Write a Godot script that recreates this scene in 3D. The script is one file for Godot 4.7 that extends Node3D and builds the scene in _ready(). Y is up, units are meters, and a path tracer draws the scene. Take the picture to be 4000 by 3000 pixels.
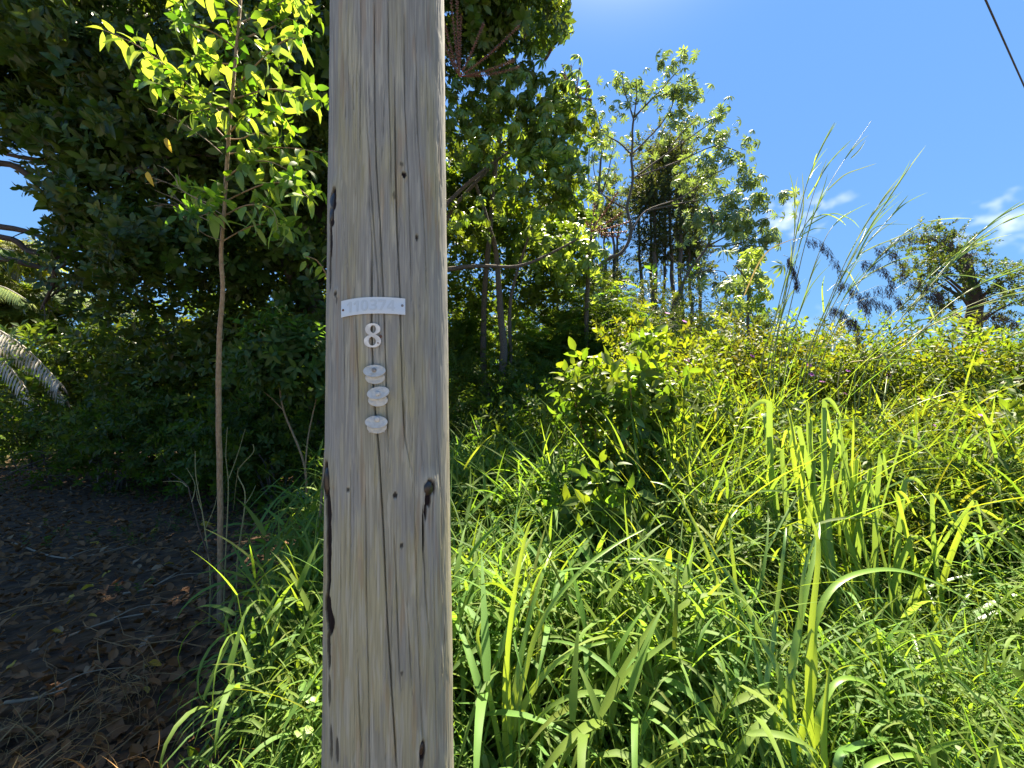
extends Node3D
# A weathered utility pole on a tropical road verge, woodland behind it.

const F := 1600.0                       # focal length in pixels of the 4000 x 3000 photograph
const EYE := Vector3(0, 1.5, 0)
const PITCH := 2.5
var R := RandomNumberGenerator.new()
var used := {}
var M := {}
var nz := FastNoiseLite.new()

# ---------------------------------------------------------------- geometry collector
class MB:
	var v := PackedVector3Array()
	var ix := PackedInt32Array()
	var co := PackedColorArray()
	func tri(a: int, b: int, c: int) -> void:
		ix.append(a); ix.append(b); ix.append(c)
	func quad(a: int, b: int, c: int, d: int) -> void:
		tri(a, b, c); tri(a, c, d)
	func fill(c: Color) -> void:                         # colours what was added since the last call
		while co.size() < v.size(): co.append(c)
	func add(o: MB, x: Transform3D) -> void:
		var k := v.size()
		for p in o.v: v.append(x * p)
		for i in o.ix: ix.append(i + k)
		for c in o.co: co.append(c)
	func mesh(m: Material) -> ArrayMesh:
		var n := PackedVector3Array()
		n.resize(v.size())
		for t in range(0, ix.size(), 3):
			var a := ix[t]; var b := ix[t + 1]; var c := ix[t + 2]
			var f := (v[c] - v[a]).cross(v[b] - v[a])
			n[a] += f; n[b] += f; n[c] += f
		for i in n.size(): n[i] = n[i].normalized() if n[i].length_squared() > 1e-20 else Vector3.UP
		var arr := []
		arr.resize(Mesh.ARRAY_MAX)
		arr[Mesh.ARRAY_VERTEX] = v
		arr[Mesh.ARRAY_NORMAL] = n
		arr[Mesh.ARRAY_INDEX] = ix
		if co.size() == v.size(): arr[Mesh.ARRAY_COLOR] = co
		var me := ArrayMesh.new()
		me.add_surface_from_arrays(Mesh.PRIMITIVE_TRIANGLES, arr)
		me.surface_set_material(0, m)
		return me

# ---------------------------------------------------------------- small helpers
func rf(a: float, b: float) -> float: return R.randf_range(a, b)
func lin(r: float, g: float, b: float) -> Color: return Color(r, g, b).linear_to_srgb()

func at(px: float, py: float, d: float) -> Vector3:      # the point seen at that pixel, d metres deep
	return EYE + Basis(Vector3.RIGHT, deg_to_rad(PITCH)) * (Vector3((px - 2000.0) / F, (1500.0 - py) / F, -1) * d)

func at_height(px: float, py: float, h: float) -> Vector3:
	var r := at(px, py, 1.0) - EYE
	return EYE + r * ((h - EYE.y) / r.y)

func gnd(px: float, py: float) -> Vector3: return at_height(px, py, 0.0)

func line_px(a: Array, d: float, dd := 0.0) -> PackedVector3Array:      # [[px, py], ...] at depth d, going back by dd over its length
	var o := PackedVector3Array()
	for i in a.size():
		var e: float = a[i][2] if a[i].size() > 2 else d + dd * i / maxf(1.0, a.size() - 1.0)
		o.append(at(a[i][0], a[i][1], e))
	return o

func smooth_line(p: PackedVector3Array, per := 4) -> PackedVector3Array:
	var o := PackedVector3Array()
	for i in p.size() - 1:
		var a := p[maxi(i - 1, 0)]; var b := p[i]; var c := p[i + 1]; var d := p[mini(i + 2, p.size() - 1)]
		for k in per: o.append(b.cubic_interpolate(c, a, d, float(k) / per))
	o.append(p[p.size() - 1])
	return o

func along(p: PackedVector3Array, t: float) -> Vector3:
	var x := clampf(t, 0, 1) * (p.size() - 1)
	var i := mini(int(x), p.size() - 2)
	return p[i].lerp(p[i + 1], x - i)

func heading(p: PackedVector3Array, t: float) -> Vector3:
	var i := mini(int(clampf(t, 0, 1) * (p.size() - 1)), p.size() - 2)
	return (p[i + 1] - p[i]).normalized()

func frame(y: Vector3, roll := 0.0) -> Basis:            # a basis whose y axis is y
	y = y.normalized()
	var x := y.cross(Vector3(0.3, 0.1, 1)).normalized()
	return Basis(x, y, x.cross(y)) * Basis(Vector3.UP, roll)

func leaf_frame(dir: Vector3, up := Vector3.UP) -> Basis:        # x along the leaf, y its upper face
	var x := dir.normalized()
	var z := x.cross(up)
	if z.length() < 0.05: z = x.cross(Vector3(0.7, 0, 0.7))
	z = z.normalized()
	return Basis(x, z.cross(x), z)

func numbered(called: String) -> String:
	if not used.has(called):
		used[called] = 0
		return called
	used[called] += 1
	return "%s_%03d" % [called, used[called]]

func tag(o: Node3D, label: String, category: String, group := "", kind := "") -> Node3D:
	if label: o.set_meta("label", label)
	if category: o.set_meta("category", category)
	if group: o.set_meta("group", group)
	if kind: o.set_meta("kind", kind)
	return o

func thing(called: String, label: String, category: String, where := Vector3.ZERO, group := "") -> Node3D:
	var o := Node3D.new()
	o.name = numbered(called)
	add_child(o)
	o.position = where
	tag(o, label, category, group)
	return o

# parts are given in world coordinates and stored relative to their thing
func part(called: String, mesh: Mesh, parent: Node3D, xf := Transform3D(), m: Material = null) -> MeshInstance3D:
	var o := MeshInstance3D.new()
	o.name = called
	o.mesh = mesh
	if m: o.material_override = m
	parent.add_child(o, true)
	o.transform = Transform3D(xf.basis, xf.origin - base_of(parent))
	return o

func base_of(q: Node) -> Vector3:
	var base := Vector3.ZERO
	while q is Node3D and q != self:
		base += (q as Node3D).position
		q = q.get_parent()
	return base

func many(called: String, mesh: Mesh, xs: Array, cs: Array, parent: Node3D = null) -> MultiMeshInstance3D:
	var m := MultiMesh.new()
	m.transform_format = MultiMesh.TRANSFORM_3D
	m.use_colors = true
	m.mesh = mesh
	m.instance_count = xs.size()
	var base := base_of(parent) if parent else Vector3.ZERO
	for i in xs.size():
		var x: Transform3D = xs[i]
		x.origin -= base
		m.set_instance_transform(i, x)
		m.set_instance_color(i, cs[i])
	var o := MultiMeshInstance3D.new()
	o.multimesh = m
	o.set_meta("kind", "stuff")
	if parent:
		o.name = called
		parent.add_child(o, true)
	else:
		o.name = numbered(called)
		add_child(o)
	return o

func shade(c: Color, spread := 0.25, warm := 0.15) -> Color:       # one leaf of that kind: a little lighter, darker or yellower
	var k := 1.0 + rf(-spread, spread)
	var w := rf(-warm, warm)
	return Color(c.r * k * (1.0 + w), c.g * k, c.b * k * (1.0 - w), 1)

# ---------------------------------------------------------------- shapes
func tube(mb: MB, p: PackedVector3Array, r0: float, r1: float, sides := 6, lumps := 0.0, power := 1.0) -> void:
	var b := frame(p[1] - p[0])
	var k := mb.v.size()
	var n := p.size()
	for i in n:
		var dir := (p[mini(i + 1, n - 1)] - p[maxi(i - 1, 0)]).normalized()
		var x := (b.x - dir * b.x.dot(dir)).normalized()
		b = Basis(x, dir, x.cross(dir))
		var r := lerpf(r0, r1, pow(float(i) / (n - 1), power))
		for s in sides:
			var a := TAU * s / sides
			var q := r * (1.0 + lumps * nz.get_noise_3d(p[i].x * 90 + cos(a) * 40, p[i].y * 60, p[i].z * 90 + sin(a) * 40))
			mb.v.append(p[i] + (b.x * cos(a) + b.z * sin(a)) * q)
	for i in n - 1:
		for s in sides:
			var t := (s + 1) % sides
			mb.quad(k + i * sides + s, k + i * sides + t, k + (i + 1) * sides + t, k + (i + 1) * sides + s)
	mb.v.append(p[n - 1])
	for s in sides: mb.tri(k + (n - 1) * sides + s, k + (n - 1) * sides + (s + 1) % sides, mb.v.size() - 1)

func tube_mesh(p: PackedVector3Array, r0: float, r1: float, m: Material, sides := 6, lumps := 0.0, power := 1.0) -> ArrayMesh:
	var mb := MB.new()
	tube(mb, p, r0, r1, sides, lumps, power)
	return mb.mesh(m)

# a leaf that grows along +x with its upper face to +y
func leaf(mb: MB, xf: Transform3D, length: float, width: float, droop := 0.5, fold := 0.25, seg := 4, belly := 0.8, wave := 0.0) -> void:
	var k := mb.v.size()
	var p := Vector3.ZERO
	var ph := rf(0, TAU)
	for i in seg + 1:
		var t := float(i) / seg
		var w := width * 0.5 * pow(maxf(sin(PI * pow(clampf(t, 0.0, 1.0), belly)), 0.0), 0.8) if i > 0 and i < seg else width * 0.03
		var a := -droop * t
		if i > 0: p += Vector3(cos(a), sin(a), 0) * length / seg
		var up := Vector3(-sin(a), cos(a), 0)
		var wv := wave * width * sin(t * 9.0 + ph)
		mb.v.append(xf * (p + up * (fold * w + wv) + Vector3(0, 0, -w)))
		mb.v.append(xf * p)
		mb.v.append(xf * (p + up * (fold * w - wv) + Vector3(0, 0, w)))
	for i in seg:
		var j := k + i * 3
		mb.quad(j, j + 3, j + 4, j + 1)
		mb.quad(j + 1, j + 4, j + 5, j + 2)

func leaf_mesh(length: float, width: float, droop: float, fold: float, m: Material, seg := 5, belly := 0.8, wave := 0.0) -> ArrayMesh:
	var mb := MB.new()
	leaf(mb, Transform3D(), length, width, droop, fold, seg, belly, wave)
	return mb.mesh(m)

func tone(k := .28, w := .2) -> Color:                   # one leaf lighter, darker or yellower than its neighbours
	var t := 1.0 + rf(-k, k)
	return Color(t * (1.0 + rf(-w * .4, w)), t, t * (1.0 - rf(-w * .4, w)), 1)

# a twig along +y that carries n leaves
func sprig_mb(n: int, twig: float, ll: float, lw: float, tilt := 0.9, belly := 0.8, droop := 0.5, seg := 3, opposite := false) -> MB:
	var mb := MB.new()
	tube(mb, PackedVector3Array([Vector3.ZERO, Vector3(rf(-.1, .1) * twig, twig * .5, rf(-.1, .1) * twig), Vector3(0, twig, 0)]), ll * 0.03, ll * 0.012, 3)
	mb.fill(Color(1.2, .8, 1.2))
	for i in n:
		var t := (0.18 + 0.82 * (float(i / 2) * 2.0 if opposite else float(i)) / maxf(n - 1, 1))
		var az := (i / 2) * PI * 0.5 + (i % 2) * PI + rf(-.2, .2) if opposite else i * 2.4 + rf(-.4, .4)
		var e := PI * 0.5 - tilt * (1.35 - 0.7 * t) + rf(-.25, .25)
		var d := Vector3(cos(az) * cos(e), sin(e), sin(az) * cos(e))
		var s := (1.0 - 0.35 * absf(t - 0.55)) * rf(.8, 1.15)
		var b := leaf_frame(d, Vector3(rf(-.3, .3), 1, rf(-.3, .3)))
		leaf(mb, Transform3D(b, Vector3(0, twig * t, 0) + d * ll * .06), ll * s, lw * s, droop * rf(.5, 1.4), rf(.1, .4), seg, belly)
		mb.fill(tone())
	return mb

func sprig(n: int, twig: float, ll: float, lw: float, m: Material, tilt := 0.9, belly := 0.8, droop := 0.5, seg := 3, opposite := false) -> ArrayMesh:
	return sprig_mb(n, twig, ll, lw, tilt, belly, droop, seg, opposite).mesh(m)

# a leafy bough: k sprigs spread through a ball of radius r
func bough(k: int, r: float, n: int, twig: float, ll: float, lw: float, m: Material, tilt := 0.9, belly := 0.8, droop := 0.5, seg := 3, opposite := false) -> ArrayMesh:
	var mb := MB.new()
	for i in k:
		var d := Vector3(R.randfn(), R.randfn() * .8 + .2, R.randfn()).normalized()
		var s := rf(.75, 1.2)
		mb.add(sprig_mb(n, twig, ll, lw, tilt, belly, droop, seg, opposite), Transform3D(frame(d + Vector3(rf(-.5, .5), rf(0, .8), rf(-.5, .5)), rf(0, TAU)).scaled(Vector3(s, s, s)), d * r * pow(R.randf(), .5)))
	return mb.mesh(m)

# leaflets in a ring on a stalk: the stalk starts at the origin and rises along +y
func palmate(n: int, stalk: float, ll: float, lw: float, m: Material, down := 0.25, droop := 0.7, belly := 1.15, gap := 0.0) -> ArrayMesh:
	var mb := MB.new()
	tube(mb, PackedVector3Array([Vector3.ZERO, Vector3(stalk * .06, stalk * .5, 0), Vector3(0, stalk, 0)]), ll * .022, ll * .014, 3)
	for i in n:
		var az := TAU * (i + rf(-.12, .12)) / (n + gap)
		var e := -down + rf(-.15, .15)
		var d := Vector3(cos(az) * cos(e), sin(e), sin(az) * cos(e))
		var s := rf(.82, 1.08)
		leaf(mb, Transform3D(leaf_frame(d), Vector3(0, stalk, 0) + d * ll * .03), ll * s, lw * s, droop * rf(.6, 1.4), rf(.15, .4), 4, belly)
	return mb.mesh(m)

# leaflets in two rows along a midrib that starts at the origin, runs along +x and droops
func pinnate(mb: MB, xf: Transform3D, pairs: int, length: float, ll: float, lw: float, droop := 0.8, vee := 0.2, seg := 2, belly := 0.8) -> void:
	var p := PackedVector3Array([Vector3.ZERO])
	var q := Vector3.ZERO
	for i in 8:
		var a := -droop * (i + .5) / 8.0
		q += Vector3(cos(a), sin(a), 0) * length / 8
		p.append(q)
	var w := MB.new()
	tube(w, p, length * .008, length * .003, 3)
	for i in pairs:
		var t := 0.08 + 0.92 * float(i) / (pairs - 1)
		var h := heading(p, t)
		var s := (0.45 + 0.75 * sin(PI * pow(t, .7) * .93 + .12)) * rf(.9, 1.1)
		for side in [-1.0, 1.0]:
			var d: Vector3 = (h * 0.45 + Vector3(0, vee, side) + Vector3(rf(-.1, .1), rf(-.12, .12), 0)).normalized()
			leaf(w, Transform3D(leaf_frame(d), along(p, t)), ll * s, lw * s, rf(.2, .7), .15, seg, belly)
	mb.add(w, xf)

# a grass blade: ribbon along +x that starts at slope `rise` and bends over by `bend`
func blade(mb: MB, xf: Transform3D, length: float, width: float, rise: float, bend: float, seg := 7, fold := 0.35, twist := 0.0, bias := 1.0) -> void:
	var k := mb.v.size()
	var p := Vector3.ZERO
	for i in seg + 1:
		var t := float(i) / seg
		var a := rise - bend * pow(t, bias)
		if i > 0: p += Vector3(cos(a), sin(a), 0) * length / seg
		var w := width * 0.5 * (minf(1.0, 0.5 + 3.0 * t) * pow(maxf(1.0 - t, 0.0), 0.8)) + 0.0003
		var up := Vector3(-sin(a), cos(a), 0).rotated(Vector3(cos(a), sin(a), 0), twist * t)
		var side := Vector3(cos(a), sin(a), 0).cross(up)
		mb.v.append(xf * (p + up * fold * w - side * w))
		mb.v.append(xf * p)
		mb.v.append(xf * (p + up * fold * w + side * w))
	for i in seg:
		var j := k + i * 3
		mb.quad(j, j + 3, j + 4, j + 1)
		mb.quad(j + 1, j + 4, j + 5, j + 2)

# a blade along a given line, wide across `face`
func ribbon(p: PackedVector3Array, width: float, face: Vector3, m: Material, fold := 0.3, base := 0.5, tip := 0.6) -> ArrayMesh:
	var mb := MB.new()
	var n := p.size()
	for i in n:
		var t := float(i) / (n - 1)
		var dir := (p[mini(i + 1, n - 1)] - p[maxi(i - 1, 0)]).normalized()
		var side := dir.cross(face).normalized()
		var up := side.cross(dir)
		var w := width * .5 * minf(1.0, base + 2.5 * t) * pow(maxf(1.0 - t, 0.0), tip) + .0004
		mb.v.append(p[i] + up * fold * w - side * w)
		mb.v.append(p[i])
		mb.v.append(p[i] + up * fold * w + side * w)
	for i in n - 1:
		var j := i * 3
		mb.quad(j, j + 3, j + 4, j + 1)
		mb.quad(j + 1, j + 4, j + 5, j + 2)
	return mb.mesh(m)

func stalk_of_grass(h: float, n: int, bl: float, bw: float) -> MB:
	var mb := MB.new()
	var lean := rf(.05, .45)
	var p := PackedVector3Array()
	for i in 5: p.append(Vector3(lean * h * pow(i / 4.0, 1.6), h * i / 4.0, 0))
	tube(mb, p, .0032, .0015, 3)
	mb.fill(Color(1.1, .95, 1.3))
	for i in n:
		var t := 0.30 + 0.70 * float(i) / (n - 1)
		var az := i * PI + rf(-.9, .9)
		var l := bl * rf(.65, 1.25) * (1.0 if i < n - 1 else .75)
		blade(mb, Transform3D(Basis(Vector3.UP, az), along(p, t)), l, bw * rf(.7, 1.15) * (.7 + .3 * t), rf(.55, 1.25), rf(1.5, 2.9) if i < n - 1 else rf(.2, .9), 7, rf(.1, .35), rf(-1.0, 1.0), rf(.75, 1.5))
		mb.fill(tone(.25, .3) if R.randf() > .07 else Color(2.3, 1.05, 1.6))
	return mb

func tussock(k: int, r: float, h0: float, h1: float, n: int, bl: float, bw: float, m: Material) -> ArrayMesh:
	var mb := MB.new()
	for i in k:
		var a := rf(0, TAU); var q := r * sqrt(R.randf())
		mb.add(stalk_of_grass(rf(h0, h1), n, bl * rf(.8, 1.15), bw * rf(.8, 1.15)), Transform3D(frame(Vector3(rf(-.22, .22), 1, rf(-.22, .22)), rf(0, TAU)), Vector3(cos(a) * q, 0, sin(a) * q)))
	return mb.mesh(m)

# ---------------------------------------------------------------- materials
func leaf_mat(called: String, rough: float, bl: Color, tint := true, c := Color.WHITE, spec := .5) -> StandardMaterial3D:
	var m := StandardMaterial3D.new()
	m.resource_name = called
	m.roughness = rough
	m.metallic_specular = spec
	m.backlight_enabled = true
	m.backlight = Color(bl.r, bl.g, bl.b).linear_to_srgb()
	m.vertex_color_use_as_albedo = tint
	m.albedo_color = c
	M[called] = m
	return m

func plain(called: String, c: Color, rough := .8, metal := 0.0, spec := .5) -> StandardMaterial3D:
	var m := StandardMaterial3D.new()
	m.resource_name = called
	m.albedo_color = c.linear_to_srgb()
	m.roughness = rough
	m.metallic = metal
	m.metallic_specular = spec
	M[called] = m
	return m

func mottled(called: String, a: Color, b: Color, scale: Vector3, rough := .9, freq := .02, bump := 0.0, kind := FastNoiseLite.TYPE_SIMPLEX) -> StandardMaterial3D:
	var m := plain(called, Color.WHITE, rough)
	var n := FastNoiseLite.new()
	n.noise_type = kind
	n.seed = called.hash() % 1000
	n.frequency = freq
	n.fractal_octaves = 5
	var g := Gradient.new()
	g.set_color(0, a.linear_to_srgb()); g.set_color(1, b.linear_to_srgb())
	g.set_offset(0, .25); g.set_offset(1, .75)
	var t := NoiseTexture2D.new()
	t.width = 512; t.height = 512; t.seamless = true; t.noise = n; t.color_ramp = g
	m.albedo_texture = t
	m.uv1_triplanar = true
	m.uv1_world_triplanar = true
	m.uv1_scale = scale
	if bump > 0:
		var h := NoiseTexture2D.new()
		h.width = 512; h.height = 512; h.seamless = true; h.noise = n
		m.heightmap_enabled = true
		m.heightmap_texture = h
		m.heightmap_scale = bump
	return m

func materials() -> void:
	leaf_mat("foliage", .5, Color(1.4, 1.32, .38))
	leaf_mat("glossy_foliage", .36, Color(1.1, .92, .3))
	leaf_mat("grass", .58, Color(1.3, 1.2, .44), true, Color.WHITE, .4)
	leaf_mat("dry", .75, Color(.5, .45, .35))
	# leaves that are parts of their own: reflecting colour, light let through
	leaf_mat("sapling_leaf", .42, Color(.34, .44, .03), false, lin(.085, .16, .022))
	leaf_mat("sapling_leaf_dark", .40, Color(.20, .30, .03), false, lin(.055, .12, .02))
	leaf_mat("sapling_leaf_young", .45, Color(.44, .52, .04), false, lin(.12, .20, .025))
	leaf_mat("yellow_leaf", .5, Color(.5, .36, .03), false, lin(.42, .29, .03))
	leaf_mat("shrub_leaf", .5, Color(.25, .35, .03), false, lin(.085, .16, .03))
	leaf_mat("shrub_leaf_young", .5, Color(.36, .42, .03), false, lin(.13, .21, .03))
	leaf_mat("shrub_leaf_dark", .46, Color(.17, .26, .03), false, lin(.055, .115, .025))
	leaf_mat("octopus_leaf", .4, Color(.26, .36, .03), false, lin(.06, .12, .02))
	leaf_mat("octopus_leaf_dark", .38, Color(.17, .26, .02), false, lin(.048, .10, .018))
	leaf_mat("octopus_leaf_young", .4, Color(.30, .38, .03), false, lin(.09, .16, .02))
	leaf_mat("cecropia_leaf", .55, Color(.15, .21, .03), false, lin(.085, .13, .04))
	leaf_mat("cecropia_leaf_pale", .55, Color(.24, .31, .04), false, lin(.12, .175, .045))
	leaf_mat("cecropia_leaf_dark", .5, Color(.10, .15, .02), false, lin(.05, .085, .025))
	leaf_mat("blade", .42, Color(.22, .32, .035), false, lin(.075, .155, .03))
	leaf_mat("blade_young", .42, Color(.34, .44, .03), false, lin(.12, .21, .025))
	leaf_mat("blade_pale", .45, Color(.28, .34, .1), false, lin(.13, .19, .06))
	leaf_mat("straw_blade", .6, Color(.3, .22, .06), false, lin(.3, .21, .08))
	leaf_mat("purple_petal", .6, Color(.4, .06, .42), false, lin(.35, .06, .40))
	leaf_mat("palm_dry", .5, Color(.12, .11, .09), false, lin(.42, .39, .33))
	leaf_mat("buff_leaf", .7, Color(.1, .07, .04), false, lin(.24, .16, .095))
	plain("spikelet", Color(.075, .05, .06), .8)
	plain("cane_stem", Color(.16, .19, .05), .5)
	plain("cane_stem_dry", Color(.36, .27, .10), .6)
	plain("bark_dark", Color(.06, .048, .038), .95)
	mottled("bark", Color(.055, .045, .035), Color(.15, .125, .10), Vector3(3, 3, 3), .95, .03, 1.0)
	mottled("bark_pale", Color(.13, .12, .10), Color(.34, .32, .28), Vector3(2, 2, 2), .9, .03, .5)
	mottled("bark_young", Color(.20, .125, .06), Color(.30, .205, .11), Vector3(5, 2, 5), .75, .02, .3)
	plain("twig_dead", Color(.20, .155, .105), .9)
	plain("twig_dark", Color(.075, .05, .034), .95)
	plain("twig_shoot", Color(.20, .18, .07), .8)
	plain("flower_stalk", Color(.20, .055, .035), .7)
	plain("flower_bud", Color(.26, .10, .06), .7)
	mottled("soil", Color(.030, .015, .006), Color(.082, .043, .016), Vector3(.45, .45, .45), 1.0, .02, 3.0)
	mottled("asphalt", Color(.05, .05, .05), Color(.11, .108, .10), Vector3(.9, .9, .9), .95, .08, .5)
	mottled("gravel", Color(.20, .175, .14), Color(.36, .32, .26), Vector3(1.2, 1.2, 1.2), 1.0, .09, 1.2)
	var w := plain("pole_wood", Color.WHITE, .88, 0, .25)
	w.vertex_color_use_as_albedo = true
	var al := plain("aluminium", Color(.54, .55, .55), .4, .5)
	al.clearcoat_enabled = false
	plain("white_metal", Color(.66, .655, .62), .55, .1)
	mottled("worn_white", Color(.44, .43, .40), Color(.62, .61, .57), Vector3(2, 2, 2), .6, .03, .1)
	plain("stamped", Color(.475, .485, .48), .42, .5)
	mottled("zinc", Color(.38, .385, .365), Color(.46, .465, .44), Vector3(5, 5, 5), .5, .03, .1).metallic = .3
	plain("nail_rust", Color(.11, .055, .04), .8, .2)
	plain("nail_grey", Color(.20, .19, .18), .6, .6)
	plain("cable", Color(.03, .03, .035), .6)
	plain("resin", Color(.010, .008, .008), .38)

# ---------------------------------------------------------------- the pole
const POLE_Z := -1.05
const TH0 := 0.29077
func pole_r(h: float) -> float: return 0.150 - 0.0053 * (h - 1.546)
func pole_axis(h: float) -> Vector3: return Vector3(-0.314 - 0.0147 * (h - 1.546), h, POLE_Z)
func pole_dir(th: float) -> Vector3: return Vector3(sin(th + TH0), 0, cos(th + TH0))
func pole_hit(px: float, py: float) -> Vector2:          # (angle from the side that faces the camera, height)
	var d := (at(px, py, 1.0) - EYE)
	var h := 1.5
	for k in 6:
		var c := pole_axis(h)
		var r := pole_r(h)
		var a := d.x * d.x + d.z * d.z
		var ox := EYE.x - c.x; var oz := EYE.z - c.z
		var b := ox * d.x + oz * d.z
		var q := maxf(b * b - a * (ox * ox + oz * oz - r * r), 0.0)
		h = EYE.y + d.y * (-b - sqrt(q)) / a
	var e := pole_axis(h)
	var a2 := d.x * d.x + d.z * d.z
	var b2 := (EYE.x - e.x) * d.x + (EYE.z - e.z) * d.z
	var q2 := maxf(b2 * b2 - a2 * ((EYE.x - e.x) ** 2 + (EYE.z - e.z) ** 2 - pole_r(h) ** 2), 0.0)
	var t := (-b2 - sqrt(q2)) / a2
	var p := EYE + d * t - e
	return Vector2(wrapf(atan2(p.x, p.z) - TH0, -PI, PI), h)

func build_pole() -> Node3D:
	var t := thing("utility_pole", "weathered grey wooden utility pole with long cracks and black resin knots", "utility pole", Vector3(-0.291, 0, POLE_Z))
	var cols := 460
	var rows := 520
	var th1 := deg_to_rad(104.0)
	var h0 := 0.42
	var h1 := 2.78
	var W := cols + 1
	var dep := PackedFloat32Array(); dep.resize(W * (rows + 1))
	var pitch := PackedFloat32Array(); pitch.resize(W * (rows + 1))      # resin stain
	var halo := PackedFloat32Array(); halo.resize(W * (rows + 1))       # pale or rusty wood round a knot
	# long drying cracks: [width mm, depth mm, [px, py] ...]
	var cracks := [
		[2.4, 13.0, [1452, 900], [1451, 1300], [1460, 1560], [1478, 1750], [1494, 2000], [1512, 2420], [1530, 2700], [1552, 3060]],
		[1.8, 9.0, [1462, -40], [1463, 430], [1470, 640], [1486, 900], [1498, 1150], [1508, 1440], [1514, 1760]],
		[2.2, 10.0, [1541, 300], [1545, 620], [1551, 900], [1562, 1120], [1568, 1330], [1575, 1560], [1582, 1700], [1606, 1830]],
		[1.5, 7.0, [1515, -40], [1518, 280], [1526, 560], [1530, 800]],
		[1.6, 7.0, [1580, 60], [1582, 420], [1594, 640], [1603, 900], [1608, 1180]],
		[1.5, 7.0, [1626, 120], [1633, 520], [1650, 760], [1662, 930], [1668, 1200]],
		[1.4, 6.0, [1410, -40], [1408, 380], [1404, 700]],
		[1.3, 6.0, [1430, 420], [1446, 700], [1476, 1100], [1482, 1420]],
		[1.5, 7.0, [1384, 1120], [1391, 1300], [1400, 1520], [1397, 1700]],
		[1.4, 6.0, [1343, 1150], [1345, 1450], [1349, 1750]],
		[1.3, 5.0, [1297, 1150], [1296, 1700]],
		[1.4, 6.0, [1618, 1130], [1622, 1420], [1616, 1560]],
		[1.6, 7.0, [1701, 1200], [1706, 1650], [1724, 1950], [1728, 2400]],
		[1.5, 7.0, [1425, 1820], [1427, 2100], [1432, 2420], [1439, 2740], [1445, 3050]],
		[1.6, 8.0, [1395, 2540], [1402, 2760], [1412, 3050]],
		[1.7, 8.0, [1540, 2080], [1546, 2210], [1553, 2420], [1562, 2640], [1568, 2700]],
		[1.9, 9.0, [1590, 2330], [1597, 2470], [1606, 2640], [1611, 2720]],
		[2.2, 10.0, [1648, 1720], [1650, 1820]],
		[2.0, 9.0, [1664, 1960], [1652, 2020], [1655, 2150], [1664, 2330], [1673, 2440], [1680, 2560]],
		[1.3, 6.0, [1620, 1800], [1622, 2020], [1628, 2300], [1640, 2620], [1652, 3000]],
		[1.2, 5.0, [1370, 1830], [1368, 2250], [1372, 2500]],
		[1.2, 5.0, [1331, 2030], [1330, 2420], [1334, 2600]],
		[1.2, 5.0, [1690, 1850], [1698, 2500], [1708, 3050]],
		[1.2, 5.0, [1560, 1100], [1566, 1400]], [1.2, 5.0, [1660, 100], [1676, 600]], [1.1, 4.0, [1690, 200], [1706, 1000]],
		[1.1, 4.0, [1360, 60], [1364, 700]], [1.1, 4.0, [1330, 600], [1350, 1080]],
	]
	for k in 90:                                         # short checks between them
		var x := rf(1290, 1730); var y := rf(-20, 2900)
		cracks.append([rf(.7, 1.2), rf(2.0, 5.0), [x, y], [x + rf(-8, 12), y + rf(60, 160)], [x + rf(-10, 20), y + rf(180, 420)]])
	for c in cracks:
		var pts := []
		for i in range(2, c.size()): pts.append(pole_hit(c[i][0], c[i][1]))
		var lo: float = pts[pts.size() - 1].y
		var hi: float = pts[0].y
		var sd := rf(0, 900)
		for r in range(maxi(0, int((lo - h0) / (h1 - h0) * rows)), mini(rows, int((hi - h0) / (h1 - h0) * rows)) + 1):
			var h := h0 + (h1 - h0) * r / rows
			var th := 0.0
			for i in pts.size() - 1:
				if h <= pts[i].y and h >= pts[i + 1].y:
					th = lerpf(pts[i].x, pts[i + 1].x, (pts[i].y - h) / maxf(pts[i].y - pts[i + 1].y, 1e-6))
			var end := clampf(minf(hi - h, h - lo) / .12, 0, 1)
			th += .006 * nz.get_noise_2d(h * 60, sd) + .003 * nz.get_noise_2d(h * 300, sd + 50)
			var wid: float = c[0] * .00056 * (0.55 + .45 * end) * (1.0 + .5 * nz.get_noise_2d(h * 160, sd + 90))
			var jc := (th + th1) / (2 * th1) * cols
			for j in range(maxi(0, int(jc) - 6), mini(cols, int(jc) + 7) + 1):
				var s := (j - jc) * 2 * th1 / cols * .15
				dep[r * W + j] = maxf(dep[r * W + j], c[1] * .0010 * (.3 + .7 * end) * exp(-pow(s / wid, 2)))
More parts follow.
